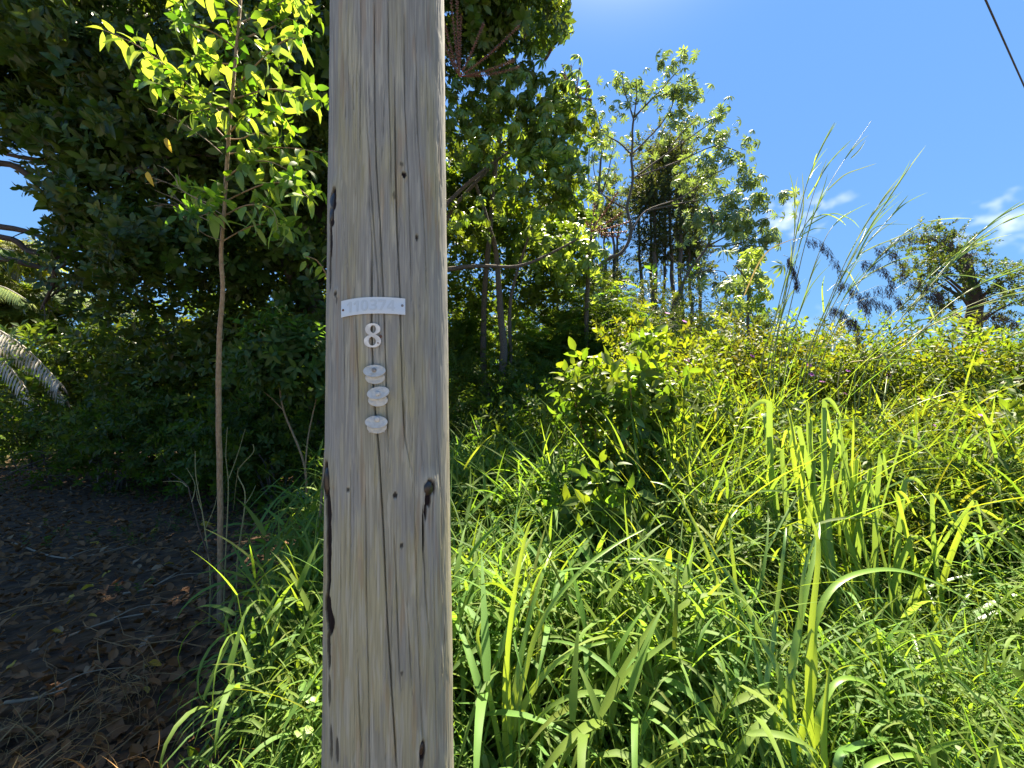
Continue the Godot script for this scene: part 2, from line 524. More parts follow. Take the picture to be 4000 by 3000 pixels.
	# resin: [px, py, half width mm, half height mm, strength]
	var blots := [
		[1278, 1880, 24.7, 42, 1], [1284, 2000, 15.2, 60, 1], [1287, 2130, 11.4, 70, 1], [1288, 2240, 8.55, 60, 1], [1286, 2370, 15.2, 30, 1], [1294, 2420, 15.2, 26, 1], [1289, 2530, 6.65, 40, .9],
		[1289, 2700, 5.7, 30, .7], [1294, 2900, 5.7, 36, .7], [1318, 2930, 4.75, 22, .7], [1304, 780, 15.2, 30, 1], [1298, 850, 13.3, 34, 1], [1294, 930, 10.45, 60, 1], [1291, 1040, 7.6, 55, .9],
		[1672, 1905, 15, 25, 1], [1668, 1950, 10, 24, 1], [1662, 1990, 4.5, 32, 1], [1652, 2070, 3.4, 62, .95], [1648, 2930, 8, 22, 1], [1645, 2960, 5, 22, .8],
		[1314, 1148, 7, 8, .9], [1316, 1170, 4, 16, .6], [1577, 682, 6, 6, 1], [1568, 640, 5, 7, .6], [1541, 763, 4.5, 8, .55], [1630, 927, 4, 7, .9], [1360, 1913, 4, 6, .8], [1543, 1935, 5, 6, .9], [1570, 2132, 4, 7, .8], [1570, 2630, 4, 6, .7],
		[1735, 2480, 3, 30, .6], [1725, 2600, 3, 40, .5],
	]
	for b in blots:
		var c := pole_hit(b[0], b[1])
		var halo_k: float = 1.0 if b[2] > 5.9 and b[3] < 50 else .35
		for r in range(maxi(0, int((c.y - .13 - h0) / (h1 - h0) * rows)), mini(rows, int((c.y + .13 - h0) / (h1 - h0) * rows) + 1)):
			var h := h0 + (h1 - h0) * r / rows
			for j in range(maxi(0, int((c.x + th1 - .35) / (2 * th1) * cols)), mini(cols, int((c.x + th1 + .35) / (2 * th1) * cols)) + 1):
				var th := -th1 + 2 * th1 * j / cols
				var s: float = (th - c.x) * 150.0 / b[2]
				var u: float = (h - c.y) * 1000.0 / b[3]
				var d := sqrt(s * s + u * u) + .5 * nz.get_noise_2d(th * 260, h * 210) + .25 * nz.get_noise_2d(th * 700, h * 300)
				var q := r * W + j
				pitch[q] = maxf(pitch[q], clampf((1.12 - d) / .25, 0, 1) * b[4])
				halo[q] = maxf(halo[q], clampf((2.2 - d) / 1.0, 0, 1) * halo_k * (1.0 if h > c.y - .01 else .5))
	var mb := MB.new()
	var base := t.position
	var grey := Color(.228, .224, .200); var tan := Color(.268, .248, .160); var dark := Color(.186, .182, .160); var pale := Color(.310, .300, .246); var rust := Color(.25, .145, .06)
	for r in rows + 1:
		var h := h0 + (h1 - h0) * r / rows
		for j in cols + 1:
			var th := -th1 + 2 * th1 * j / cols
			var q := r * W + j
			var arc := th * .15 + .006 * nz.get_noise_2d(th * 40, h * 70)       # the grain wanders
			var fine := nz.get_noise_2d(arc * 32000, h * 520)
			var mid := nz.get_noise_2d(arc * 11000 + 300, h * 300)
			var wide := nz.get_noise_2d(arc * 5200 + 800, h * 420)
			var jag := .30 * mid + .22 * fine
			var pat := .7 * nz.get_noise_2d(arc * 2400 + 50, h * 420 + 400) + .7 * nz.get_noise_2d(arc * 500 + 50, h * 150 + 900) + jag
			var off := .0006 * mid + .0004 * fine + .0018 * nz.get_noise_2d(th * 40, h * 60) - dep[q]
			off += .003 * halo[q] - .0045 * smoothstep(.5, 1.0, pitch[q]) + (.0012 * nz.get_noise_2d(th * 900, h * 700) if pitch[q] > .5 else 0.0)
			off += -.0008 * smoothstep(-.04, .04, pat)       # worn skin: the outer layer is lost in patches
			mb.v.append(pole_axis(h) + pole_dir(th) * (pole_r(h) + off) - base)
			var c := grey.lerp(tan, smoothstep(-.3, .4, nz.get_noise_2d(arc * 900 + 99, h * 130 + 70) + .45 * wide + (.65 * smoothstep(1.75, .95, h) - .15)))
			c = c.lerp(dark, .55 * smoothstep(-.02, .08, pat))
			c = c.lerp(pale, .5 * smoothstep(.16, .30, wide + jag - .25 * pat - .05))
			c = c.lerp(rust, .25 * smoothstep(.25, .5, nz.get_noise_2d(arc * 2600 + 20, h * 260 + 900)))
			c = c.lerp(pale if nz.get_noise_2d(th * 60, h * 120) > -.05 else tan, .6 * halo[q])
			c *= 1.0 + .36 * fine + .10 * mid
			c = c.lerp(Color(.012, .010, .010), pitch[q])
			c.a = 1
			mb.co.append(c)
	for r in rows:
		for j in cols:
			var q := r * W + j
			mb.quad(q, q + W, q + W + 1, q + 1)
	# the plain rest of the shaft: its back, its foot in the ground and what rises above
	var k := mb.v.size()
	var ring := func(h: float, a0: float, a1: float, n: int) -> void:
		for j in n + 1:
			var th := lerpf(a0, a1, float(j) / n)
			mb.v.append(pole_axis(h) + pole_dir(th) * (pole_r(h) + .001 * nz.get_noise_2d(th * 60, h * 30)) - base)
			var f := nz.get_noise_2d(th * 900, h * 30)
			var c := grey * (1.0 + .3 * f); c.a = 1
			mb.co.append(c)
	for i in 13: ring.call(lerpf(h0, h1, i / 12.0), th1, TAU - th1, 24)
	for i in 12:
		for j in 24:
			var q := k + i * 25 + j
			mb.quad(q, q + 25, q + 26, q + 1)
	for span in [[-.3, h0, 6], [h1, 8.6, 24]]:
		k = mb.v.size()
		for i in int(span[2]) + 1: ring.call(lerpf(span[0], span[1], float(i) / span[2]), -PI, PI, 72)
		for i in int(span[2]):
			for j in 72:
				var q := k + i * 73 + j
				mb.quad(q, q + 73, q + 74, q + 1)
	part("shaft", mb.mesh(M.pole_wood), t, Transform3D(Basis(), base))
	# resin lumps that stand proud of the wood
	for b in [[1672, 1905, .015, 1.3], [1296, 790, .012, 1.9], [1294, 835, .011, 1.6], [1274, 1880, .015, 2.2], [1648, 2925, .009, 1.5]]:
		var c := pole_hit(b[0], b[1])
		var s := MB.new()
		for i in 9:
			for j in 14:
				var u := PI * i / 8.0; var w := TAU * j / 14.0
				var n := Vector3(cos(w) * sin(u), cos(u) * b[3], sin(w) * sin(u) * .55)
				s.v.append(n * b[2] * (1.0 + .35 * nz.get_noise_3d(n.x * 60, n.y * 60, n.z * 60 + b[0])))
		for i in 8:
			for j in 14: s.quad(i * 14 + j, (i + 1) * 14 + j, (i + 1) * 14 + (j + 1) % 14, i * 14 + (j + 1) % 14)
		var o := part("knot", s.mesh(M.resin), t, Transform3D(Basis(Vector3.UP, c.x + TH0), pole_axis(c.y) + pole_dir(c.x) * (pole_r(c.y) - .004)))
		o.set_meta("label", "black resin lump bleeding from a branch knot")
	return t

func on_pole(px: float, py: float, off := 0.0) -> Transform3D:     # x right, y up, z out of the wood
	var c := pole_hit(px, py)
	var z := pole_dir(c.x)
	var y := Vector3(-0.0147, 1, 0).normalized()
	var x := y.cross(z).normalized()
	return Transform3D(Basis(x, y, x.cross(y)), pole_axis(c.y) + z * (pole_r(c.y) + off))

func text_mesh(s: String, size: float, depth: float, m: Material, serif := false, bold := 400) -> TextMesh:
	var t := TextMesh.new()
	var f := SystemFont.new()
	f.font_names = PackedStringArray(["Droid Serif" if serif else "Droid Sans"])
	f.font_weight = bold
	t.font = f
	t.text = s
	t.font_size = 64
	t.pixel_size = size / 64.0
	t.depth = depth
	t.material = m
	return t

func disc_mesh(rx: float, ry: float, thick: float, m: Material, cut := -9.0, rim := 0.0) -> ArrayMesh:
	var mb := MB.new()
	var n := 36
	var rs := [[1.0, -thick], [1.0, 0.0], [.97, thick * .25 + rim], [.92, thick * .25 + rim], [.89, thick * .2], [0.0, thick * .25]]
	for q in rs:
		for i in n:
			var a := TAU * i / n
			mb.v.append(Vector3(rx * q[0] * cos(a), maxf(ry * q[0] * sin(a), cut), q[1]))
	for k in rs.size() - 1:
		for i in n: mb.quad(k * n + i, (k + 1) * n + i, (k + 1) * n + (i + 1) % n, k * n + (i + 1) % n)
	return mb.mesh(m)

func nail_mesh(r: float, m: Material) -> ArrayMesh:
	var mb := MB.new()
	for q in [[1.0, -.002], [1.0, .0006], [.75, .0014], [.0, .0017]]:
		for i in 10: mb.v.append(Vector3(cos(TAU * i / 10) * r * q[0], sin(TAU * i / 10) * r * q[0], q[1]))
	for k in 3:
		for i in 10: mb.quad(k * 10 + i, (k + 1) * 10 + i, (k + 1) * 10 + (i + 1) % 10, k * 10 + (i + 1) % 10)
	return mb.mesh(m)

func build_signs() -> void:
	# the stamped number strip, bent round the wood
	var a := on_pole(1461, 1204)
	var t := thing("number_plate", "curved aluminium strip stamped 110374 nailed across the wooden pole", "number plate", a.origin)
	var c0 := pole_hit(1339, 1210); var c1 := pole_hit(1581, 1200)
	var mid := pole_hit(1461, 1204)
	var hh := .0185
	var put := func(u: float, v: float, off: float) -> Vector3:
		var th := lerpf(c0.x, c1.x, u)
		var h := lerpf(c0.y, c1.y, u) + v + .0025 * sin(u * PI)
		return pole_axis(h) + pole_dir(th) * (pole_r(h) + off + .0022 + .0012 * pow(absf(u - .5) * 2, 4) + .0006 * sin(u * 7))
	var mb := MB.new()
	var n := 28
	for off in [0.0011, 0.0]:
		for i in n + 1:
			for v in [-hh, -hh * .33, hh * .33, hh]: mb.v.append(put.call(float(i) / n, v, off) - a.origin)
	for s in 2:
		for i in n:
			for j in 3:
				var q := s * (n + 1) * 4 + i * 4 + j
				if s == 0: mb.quad(q, q + 1, q + 5, q + 4)
				else: mb.quad(q, q + 4, q + 5, q + 1)
	for i in n:
		for e in [0, 3]:
			var q: int = i * 4 + e
			mb.quad(q, q + 4, q + 4 + (n + 1) * 4, q + (n + 1) * 4)
	part("strip", mb.mesh(M.aluminium), t, Transform3D(Basis(), a.origin))
	var digits := ["1", "1", "0", "3", "7", "4"]
	var us := [.16, .275, .40, .535, .66, .79]
	for i in 6:
		var th := lerpf(c0.x, c1.x, us[i])
		var z := pole_dir(th)
		var y := Vector3.UP
		var x := y.cross(z).normalized()
		part("digit", text_mesh(digits[i], .034, .0011, M.stamped, false, 600), t, Transform3D(Basis(x, y, z), put.call(us[i], .0, .0013)))
	part("nail", nail_mesh(.0028, M.nail_rust), t, Transform3D(Basis(Vector3.UP, c0.x + TH0), put.call(.04, -.003, .0012)))
	part("nail", nail_mesh(.0030, M.nail_grey), t, Transform3D(Basis(Vector3.UP, c1.x + TH0), put.call(.955, .002, .0012)))
	# the cast figure 8
	var e := on_pole(1459, 1313, .0025)
	var d := thing("number_sign", "worn white cast metal figure 8 nailed below the stamped strip", "number sign", e.origin)
	var tm := text_mesh("8", .074, .0035, M.worn_white, true, 700)
	part("figure", tm, d, Transform3D(e.basis * Basis(Vector3(0, 0, 1), -.04), e.origin))
	var e2 := on_pole(1487, 1314, .0015)
	part("nail", nail_mesh(.0035, M.nail_rust), d, e2)
	part("nail", nail_mesh(.0016, M.nail_rust), d, on_pole(1478, 1341, .0046))
	# oval inspection tags, each over the lower edge of an older one
	var tags := [
		[1466, 1450, 1466, 1476, 1465, 1447, .0033, "OSMOSE", "1992 300C", "PRETREAT", "oval zinc inspection tag with a large dark nail, just under the white figure 8", "nail_grey", .0050, .02],
		[1480, 1535, 1477, 1564, 1479, 1538, .0030, "OSMOSE", "1997-2007", "", "shiny tilted oval zinc inspection tag over a blank disc, between two others", "zinc", .0052, .16],
		[1473, 1648, 1473, 1669, 1476, 1637, .0030, "OSMOSE", "INSP. 2007", "MITC-FUME", "lowest oval zinc inspection tag with its nail head at the upper rim", "zinc", .0060, -.03],
	]
	for g in tags:
		var f := on_pole(g[0], g[1], .0085)
		var tilt: float = g[13]
		f.basis = f.basis * Basis(Vector3(0, 0, 1), tilt) * Basis(Vector3(1, 0, 0), -.12)
		var o := thing("inspection_tag", g[10], "inspection tag", f.origin)
		part("upper_disc", disc_mesh(.0240, .0138, .0010, M.zinc, -9, .0008), o, f)
		var l := on_pole(g[2], g[3], .0022)
		part("lower_disc", disc_mesh(.0210, .0135, .0012, M.zinc, -9, .0), o, l)
		part("lettering", text_mesh(g[7], .0066, .0003, M.zinc, false, 700), o, Transform3D(f.basis, f.origin + f.basis * Vector3(0, .0062, .0006)))
		part("lettering", text_mesh(g[8], .0060, .0003, M.zinc, false, 700), o, Transform3D(f.basis, f.origin + f.basis * Vector3(0, -.0072, .0006)))
		if g[9]: part("lettering", text_mesh(g[9], .0054, .0003, M.zinc, false, 700), o, Transform3D(l.basis, l.origin + l.basis * Vector3(0, -.0088, .0006)))
		var nl := on_pole(g[4], g[5], .0105)
		part("nail", nail_mesh(g[12], M[g[11]]), o, nl)

# ---------------------------------------------------------------- plants
# leaves as parts along a stem line; returns how many were added
func leafy(t: Node3D, p: PackedVector3Array, step: float, meshes: Array, mats: Array, s0: float, s1: float, from := .1, opposite := false, drop := .35, budget := 999, face := Vector3.UP) -> int:
	var length := 0.0
	for i in p.size() - 1: length += p[i].distance_to(p[i + 1])
	var n := int(length * (1.0 - from) / step)
	var made := 0
	var az := rf(0, TAU)
	for i in n:
		var tt := from + (1.0 - from) * (i + rf(.2, .8)) / n
		var h := heading(p, tt)
		az += PI * .5 if opposite else 2.4
		for side in (2 if opposite else 1):
			if made >= budget: return made
			var out := frame(h) * Vector3(cos(az + side * PI), rf(.1, .6), sin(az + side * PI))
			out = (out + Vector3.DOWN * drop * rf(.3, 1.7)).normalized()
			var s := lerpf(s0, s1, tt) * rf(.75, 1.15)
			var b := leaf_frame(out, face + Vector3(rf(-.5, .5), 0, rf(-.5, .5))).scaled(Vector3(s, s, s))
			part("leaf", meshes[R.randi() % meshes.size()], t, Transform3D(b, along(p, tt) + out * .012), mats[R.randi() % mats.size()])
			made += 1
	return made

func crown(t: Node3D, blobs: Array, mesh: Mesh, col: Color, s0: float, s1: float, called := "crown", hollow := .5, up := .5, spread := .3) -> void:
	var xs := []; var cs := []
	for b in blobs:                                      # [centre, radii, count]
		var c: Vector3 = b[0]; var rad: Vector3 = b[1]
		for i in int(b[2]):
			var d := Vector3(R.randfn(), R.randfn(), R.randfn()).normalized()
			var r := lerpf(hollow, 1.0, pow(R.randf(), .6))
			r *= 1.0 + .35 * nz.get_noise_3d(c.x * 9 + d.x * 70, c.y * 9 + d.y * 70, d.z * 70)
			var s := rf(s0, s1)
			xs.append(Transform3D(frame(d + Vector3(rf(-.5, .5), up + rf(-.5, .5), rf(-.5, .5)), rf(0, TAU)).scaled(Vector3(s, s, s)), c + d * rad * r))
			cs.append(shade(col, spread, .18))
	many(called, mesh, xs, cs, t)

func limb(t: Node3D, called: String, pts: PackedVector3Array, r0: float, r1: float, m: Material, sides := 8, per := 5) -> PackedVector3Array:
	var p := smooth_line(pts, per)
	for i in range(1, p.size() - 1): p[i] += Vector3(nz.get_noise_1d(p[i].y * 60 + p[i].x * 31), 0, nz.get_noise_1d(p[i].y * 55 + 300)) * r0 * .8
	part(called, tube_mesh(p, r0, r1, m, sides, .35), t)
	return p

func build_sapling() -> void:
	var d := 2.85
	var foot := gnd(858, 2440)
	var t := thing("sapling_tree", "slender young tree with a bare tan stem and sunlit yellow-green leaves", "tree", foot)
	var z := func(a: Array) -> Array:                    # from a zoomed view of the upper left
		var o := []
		for q in a: o.append([q[0] * .603, q[1] * .603])
		return o
	var tr := PackedVector3Array([foot + Vector3(0, -.05, 0)])
	tr.append_array(line_px([[862, 2000], [853, 1600], [856, 1350], [872, 1130], [868, 1000], [880, 800], [893, 540], [920, 220], [940, 0], [950, -260], [955, -500]], 2.80))
	var p := limb(t, "trunk", tr, .020, .006, M.bark_young, 12, 6)
	for i in 16:                                         # leaf-scar rings
		var q := .02 + .6 * i / 16.0
		var ring := MB.new()
		var c := along(p, q); var h := heading(p, q)
		tube(ring, PackedVector3Array([c - h * .005, c - h * .001, c + h * .003]), lerpf(.0212, .0120, q), lerpf(.0200, .0110, q), 10)
		part("leaf_scar", ring.mesh(M.bark_young), t)
	var ms := []
	for i in 6: ms.append(leaf_mesh(.175, rf(.058, .078), rf(.2, .8), rf(.15, .35), M.sapling_leaf, 5, .72, .03))
	var mats := [M.sapling_leaf, M.sapling_leaf, M.sapling_leaf_dark, M.sapling_leaf_young]
	var branches := [
		[[1500, 800], [1300, 620], [1100, 450], [880, 290], [660, 190]], [[1490, 930], [1330, 760], [1150, 600], [960, 520]],
		[[1530, 560], [1700, 380], [1850, 260], [1960, 260]], [[1520, 640], [1740, 580], [1900, 600], [2050, 640]],
		[[1480, 1000], [1700, 960], [1900, 960], [2090, 990]], [[1470, 1300], [1720, 1190], [1900, 1200], [2010, 1290]],
		[[1450, 1560], [1620, 1470], [1780, 1450], [1880, 1500]], [[1455, 1480], [1390, 1380], [1300, 1400]],
		[[1545, 330], [1400, 220], [1240, 160], [1130, 120]], [[1560, 150], [1750, 60], [1900, -20], [1990, 30]],
		[[1550, 260], [1760, 180], [1880, 120], [1940, 200]], [[1500, 850], [1600, 740], [1740, 720], [1840, 740]],
		[[1470, 1150], [1600, 1060], [1760, 1050], [1960, 1160]], [[1450, 1400], [1600, 1330], [1760, 1350], [1800, 1480]],
		[[1540, 420], [1350, 400], [1200, 340]], [[1520, 700], [1380, 700], [1230, 740]], [[1560, 50], [1400, -60], [1220, -60], [1150, 60]],
		[[1460, 1350], [1350, 1250], [1230, 1220]], [[1485, 900], [1560, 900], [1680, 860], [1760, 900]],
	]
	var n := 0
	var rest_x := []; var rest_c := []
	for b in branches:
		var q := line_px(z.call(b), d, rf(-.45, .45))
		q = limb(t, "branch", q, .006, .0018, M.bark_young, 5, 4)
		if n < 285: n += leafy(t, q, .040, ms, mats, .95, .8, .18, false, .5, 300 - n)
		for i in 5:                                      # side shoots filled with smaller leaves
			var u := rf(.25, 1)
			var dir := (heading(q, u) + Vector3(rf(-1, 1), rf(-.7, .9), rf(-1, 1)) * .9).normalized()
			var s := rf(.55, .95)
			rest_x.append(Transform3D(frame(dir, rf(0, TAU)).scaled(Vector3(s, s, s)), along(q, u)))
			rest_c.append(shade(Color(.12, .24, .03), .2, .2))
	for i in 22:
		var u := rf(.50, 1)
		rest_x.append(Transform3D(frame(Vector3(rf(-1, 1), rf(-.1, .9), rf(-1, 1)), rf(0, TAU)), along(p, u)))
		rest_c.append(shade(Color(.12, .24, .03), .2, .2))
	many("foliage", sprig(6, .17, .115, .05, M.foliage, .95, .72, .6, 4), rest_x, rest_c, t)
	for b in [[[955, 1150]], [[1075, 930]]]:             # two old yellow leaves on bare twigs
		var c := at(b[0][0] * .603, b[0][1] * .603, d - .1)
		part("yellow_leaf", ms[0], t, Transform3D(leaf_frame(Vector3(.25, -1, .1), Vector3(.3, 0, 1)).scaled(Vector3(.5, .5, .75)), c + Vector3(0, .04, 0)), M.yellow_leaf)
	for b in [[[1440, 1390], [1240, 1270], [1100, 1190], [960, 1140]], [[1430, 1400], [1280, 1380], [1160, 1300], [1000, 1230]], [[1420, 1350], [1190, 1240], [1130, 1150], [1060, 1080]], [[1450, 1480], [1250, 1380], [1130, 1330], [1010, 1330]], [[1445, 1000], [1330, 900], [1180, 800], [1100, 750]], [[1445, 1560], [1300, 1500], [1200, 1330]]]:
		var q := limb(t, "dead_twig", line_px(z.call(b), d - .1, rf(-.3, .3)), .0035, .0010, M.twig_dead, 4, 4)
		var mb := MB.new()
		for i in 5:
			var u := rf(.3, .95)
			var a := along(q, u)
			var e := a + (heading(q, u) * .8 + Vector3(rf(-.6, .6), rf(-.5, .5), rf(-.5, .5))).normalized() * rf(.06, .16)
			tube(mb, PackedVector3Array([a, a.lerp(e, .5) + Vector3(0, rf(-.008, .008), 0), e]), .0016, .0006, 3)
		part("twiglet", mb.mesh(M.twig_dead), t).set_meta("kind", "stuff")

# thin bare shoots round the sapling's foot
func build_shoots() -> void:
	var o := func(a: Array) -> Array:                    # from a zoomed view of the left middle
		var r := []
		for q in a: r.append([q[0] * .663, 900 + q[1] * .663])
		return r
	var set_ := [
		[[[1240, 2050], [1210, 1780], [1190, 1650], [1155, 1450], [1150, 1300]], "crooked bare pale shoot with a fork, rising left of the sapling stem", [[[1190, 1650], [1160, 1560], [1170, 1480]], [[1210, 1760], [1260, 1640], [1280, 1560]]]],
		[[[1325, 2040], [1340, 1700], [1345, 1480], [1330, 1330], [1340, 1160]], "tall bare pale shoot close on the right of the sapling stem", [[[1350, 1460], [1400, 1320], [1445, 1170]]]],
		[[[1400, 1950], [1440, 1650], [1440, 1530], [1400, 1420], [1490, 1310], [1490, 1260]], "bare pale shoot bent sharply to one side near its top", [[[1440, 1620], [1480, 1560], [1508, 1500]], [[1405, 1400], [1390, 1500], [1375, 1650]]]],
		[[[1250, 2000], [1170, 1750], [1120, 1560], [1100, 1500], [1010, 1430]], "dark bare shoot leaning well to the left with twig fan", [[[1100, 1510], [1060, 1480], [960, 1480]], [[1130, 1600], [1150, 1500], [1100, 1400]]]],
	]
	for s in set_:
		var q: Array = o.call(s[0])
		var p := line_px(q, 2.75, .15)
		var f := p[0]; f.y = 0.0
		var t := thing("bare_shoot", s[1], "shoot", f)
		var pp := PackedVector3Array([f]); pp.append_array(p)
		limb(t, "stem", pp, .006, .002, M.twig_shoot if s[1][0] != "d" else M.twig_dark, 5, 5)
		for k in s[2]: limb(t, "twig", line_px(o.call(k), 2.8, .1), .0032, .0012, M.twig_shoot, 4, 4)

func build_shade_trees() -> void:
	# the big dark tree behind the pole, whose crown shades the left
	var rosette := bough(5, .34, 10, .22, .15, .075, M.glossy_foliage, 1.0, 1.05, .5, 3)
	var t := thing("shade_tree", "large dark tree with a vine-hung trunk whose crown shades the bare ground", "tree", Vector3(-3.3, 0, -6.9))
	limb(t, "trunk", PackedVector3Array([Vector3(-3.3, -.2, -6.9), Vector3(-3.25, 1.6, -6.9), Vector3(-3.4, 3.4, -7.0), Vector3(-3.2, 5.4, -7.2), Vector3(-3.5, 8.0, -7.6)]), .30, .12, M.bark, 14, 6)
	var ends := [Vector3(-6.5, 7.6, -6.5), Vector3(-8.4, 5.6, -6.6), Vector3(-5.2, 4.6, -5.4), Vector3(-2.2, 8.5, -6.4), Vector3(-4.6, 9.5, -8), Vector3(-7.2, 3.6, -7.6), Vector3(-4.4, 6.6, -5.2), Vector3(-1.6, 6.2, -8.2)]
	for e in ends:
		var a := Vector3(-3.3, rf(2.4, 5.4), -7.0)
		var q := limb(t, "branch", PackedVector3Array([a, a.lerp(e, .35) + Vector3(0, .5, 0), a.lerp(e, .7) + Vector3(0, .35, 0), e]), .11, .025, M.bark, 8, 5)
		for k in 4:
			var u := rf(.35, .95); var b := along(q, u)
			var g := b + Vector3(rf(-1.3, 1.3), rf(-.6, 1.0), rf(-1.1, 1.1))
			limb(t, "branch", PackedVector3Array([b, b.lerp(g, .5) + Vector3(0, .12, 0), g]), .03, .008, M.bark, 5, 4)
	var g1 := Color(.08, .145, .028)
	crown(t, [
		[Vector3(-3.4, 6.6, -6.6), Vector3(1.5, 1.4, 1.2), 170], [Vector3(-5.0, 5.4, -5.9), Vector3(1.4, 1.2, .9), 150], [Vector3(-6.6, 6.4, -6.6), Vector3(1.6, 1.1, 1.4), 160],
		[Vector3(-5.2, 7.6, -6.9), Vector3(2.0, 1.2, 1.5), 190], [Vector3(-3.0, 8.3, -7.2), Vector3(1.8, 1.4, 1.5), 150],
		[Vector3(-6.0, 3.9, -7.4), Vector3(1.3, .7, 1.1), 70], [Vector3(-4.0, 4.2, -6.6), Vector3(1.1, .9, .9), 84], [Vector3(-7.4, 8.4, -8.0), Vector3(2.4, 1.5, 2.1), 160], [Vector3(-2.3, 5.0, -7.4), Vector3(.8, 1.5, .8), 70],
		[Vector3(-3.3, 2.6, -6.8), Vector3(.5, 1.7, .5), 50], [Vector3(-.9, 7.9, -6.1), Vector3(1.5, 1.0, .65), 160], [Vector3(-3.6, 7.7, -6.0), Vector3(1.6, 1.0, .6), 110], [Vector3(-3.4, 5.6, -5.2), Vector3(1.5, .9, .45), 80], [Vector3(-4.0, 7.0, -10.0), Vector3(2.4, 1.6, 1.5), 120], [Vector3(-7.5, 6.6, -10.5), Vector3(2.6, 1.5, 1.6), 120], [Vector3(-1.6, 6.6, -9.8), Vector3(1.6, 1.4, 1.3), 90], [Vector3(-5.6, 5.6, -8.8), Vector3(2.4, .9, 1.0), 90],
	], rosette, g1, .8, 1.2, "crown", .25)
	# a second one off the left edge, limbs reaching in
	var u := thing("shade_tree", "dark tree at the clearing's edge with bare crooked limbs against the sky", "tree", Vector3(-9.0, 0, -5.4))
	limb(u, "trunk", PackedVector3Array([Vector3(-9.0, -.2, -5.4), Vector3(-8.8, 2, -5.5), Vector3(-8.4, 3.6, -5.6), Vector3(-8.2, 6.4, -5.6)]), .24, .10, M.bark, 12, 6)
	for b in [[[-500, 860], [0, 885], [190, 932], [420, 985]], [[-500, 930], [0, 925], [120, 985], [290, 1020]], [[-420, 1010], [0, 1010], [120, 1035], [215, 1050], [330, 990]], [[215, 1050], [205, 1110], [160, 1210]], [[-400, 700], [0, 640], [160, 720], [400, 830], [560, 900]]]:
		var q := limb(u, "branch", line_px(b, 5.6, .3), .055 if b.size() > 3 else .035, .014, M.bark_dark, 7, 5)
		for k in 4:
			var v := rf(.5, 1); var c := along(q, v); var e := c + Vector3(rf(.0, .7), rf(-.3, .5), rf(-.4, .4))
			limb(u, "branch", PackedVector3Array([c, c.lerp(e, .5) + Vector3(0, .06, 0), e]), .014, .004, M.bark_dark, 4, 3)
	var blob := func(px: float, py: float, dd: float, rx: float, ry: float, n: int) -> Array: return [at(px, py, dd), Vector3(rx, ry, rx), n]
	crown(u, [
		blob.call(360, 800, 5.7, .4, .22, 12), blob.call(490, 880, 5.6, .5, .35, 26), blob.call(280, 985, 5.8, .25, .15, 7), blob.call(620, 960, 5.5, .5, .4, 28), blob.call(130, 520, 5.8, .6, .22, 18),
		blob.call(60, 320, 6.0, 1.0, .5, 46), blob.call(420, 1080, 5.6, .35, .2, 12), blob.call(270, 1140, 6.2, .25, .12, 6), blob.call(-200, 200, 6.0, 1.4, .8, 60), blob.call(380, 200, 5.6, .9, .6, 50),
		[Vector3(-8.2, 7.5, -5.6), Vector3(2.4, 1.5, 2.0), 130], [Vector3(-6.6, 7.2, -5.2), Vector3(1.4, .9, 1.0), 70],
	], rosette, Color(.08, .145, .028), .7, 1.05, "crown", .2)

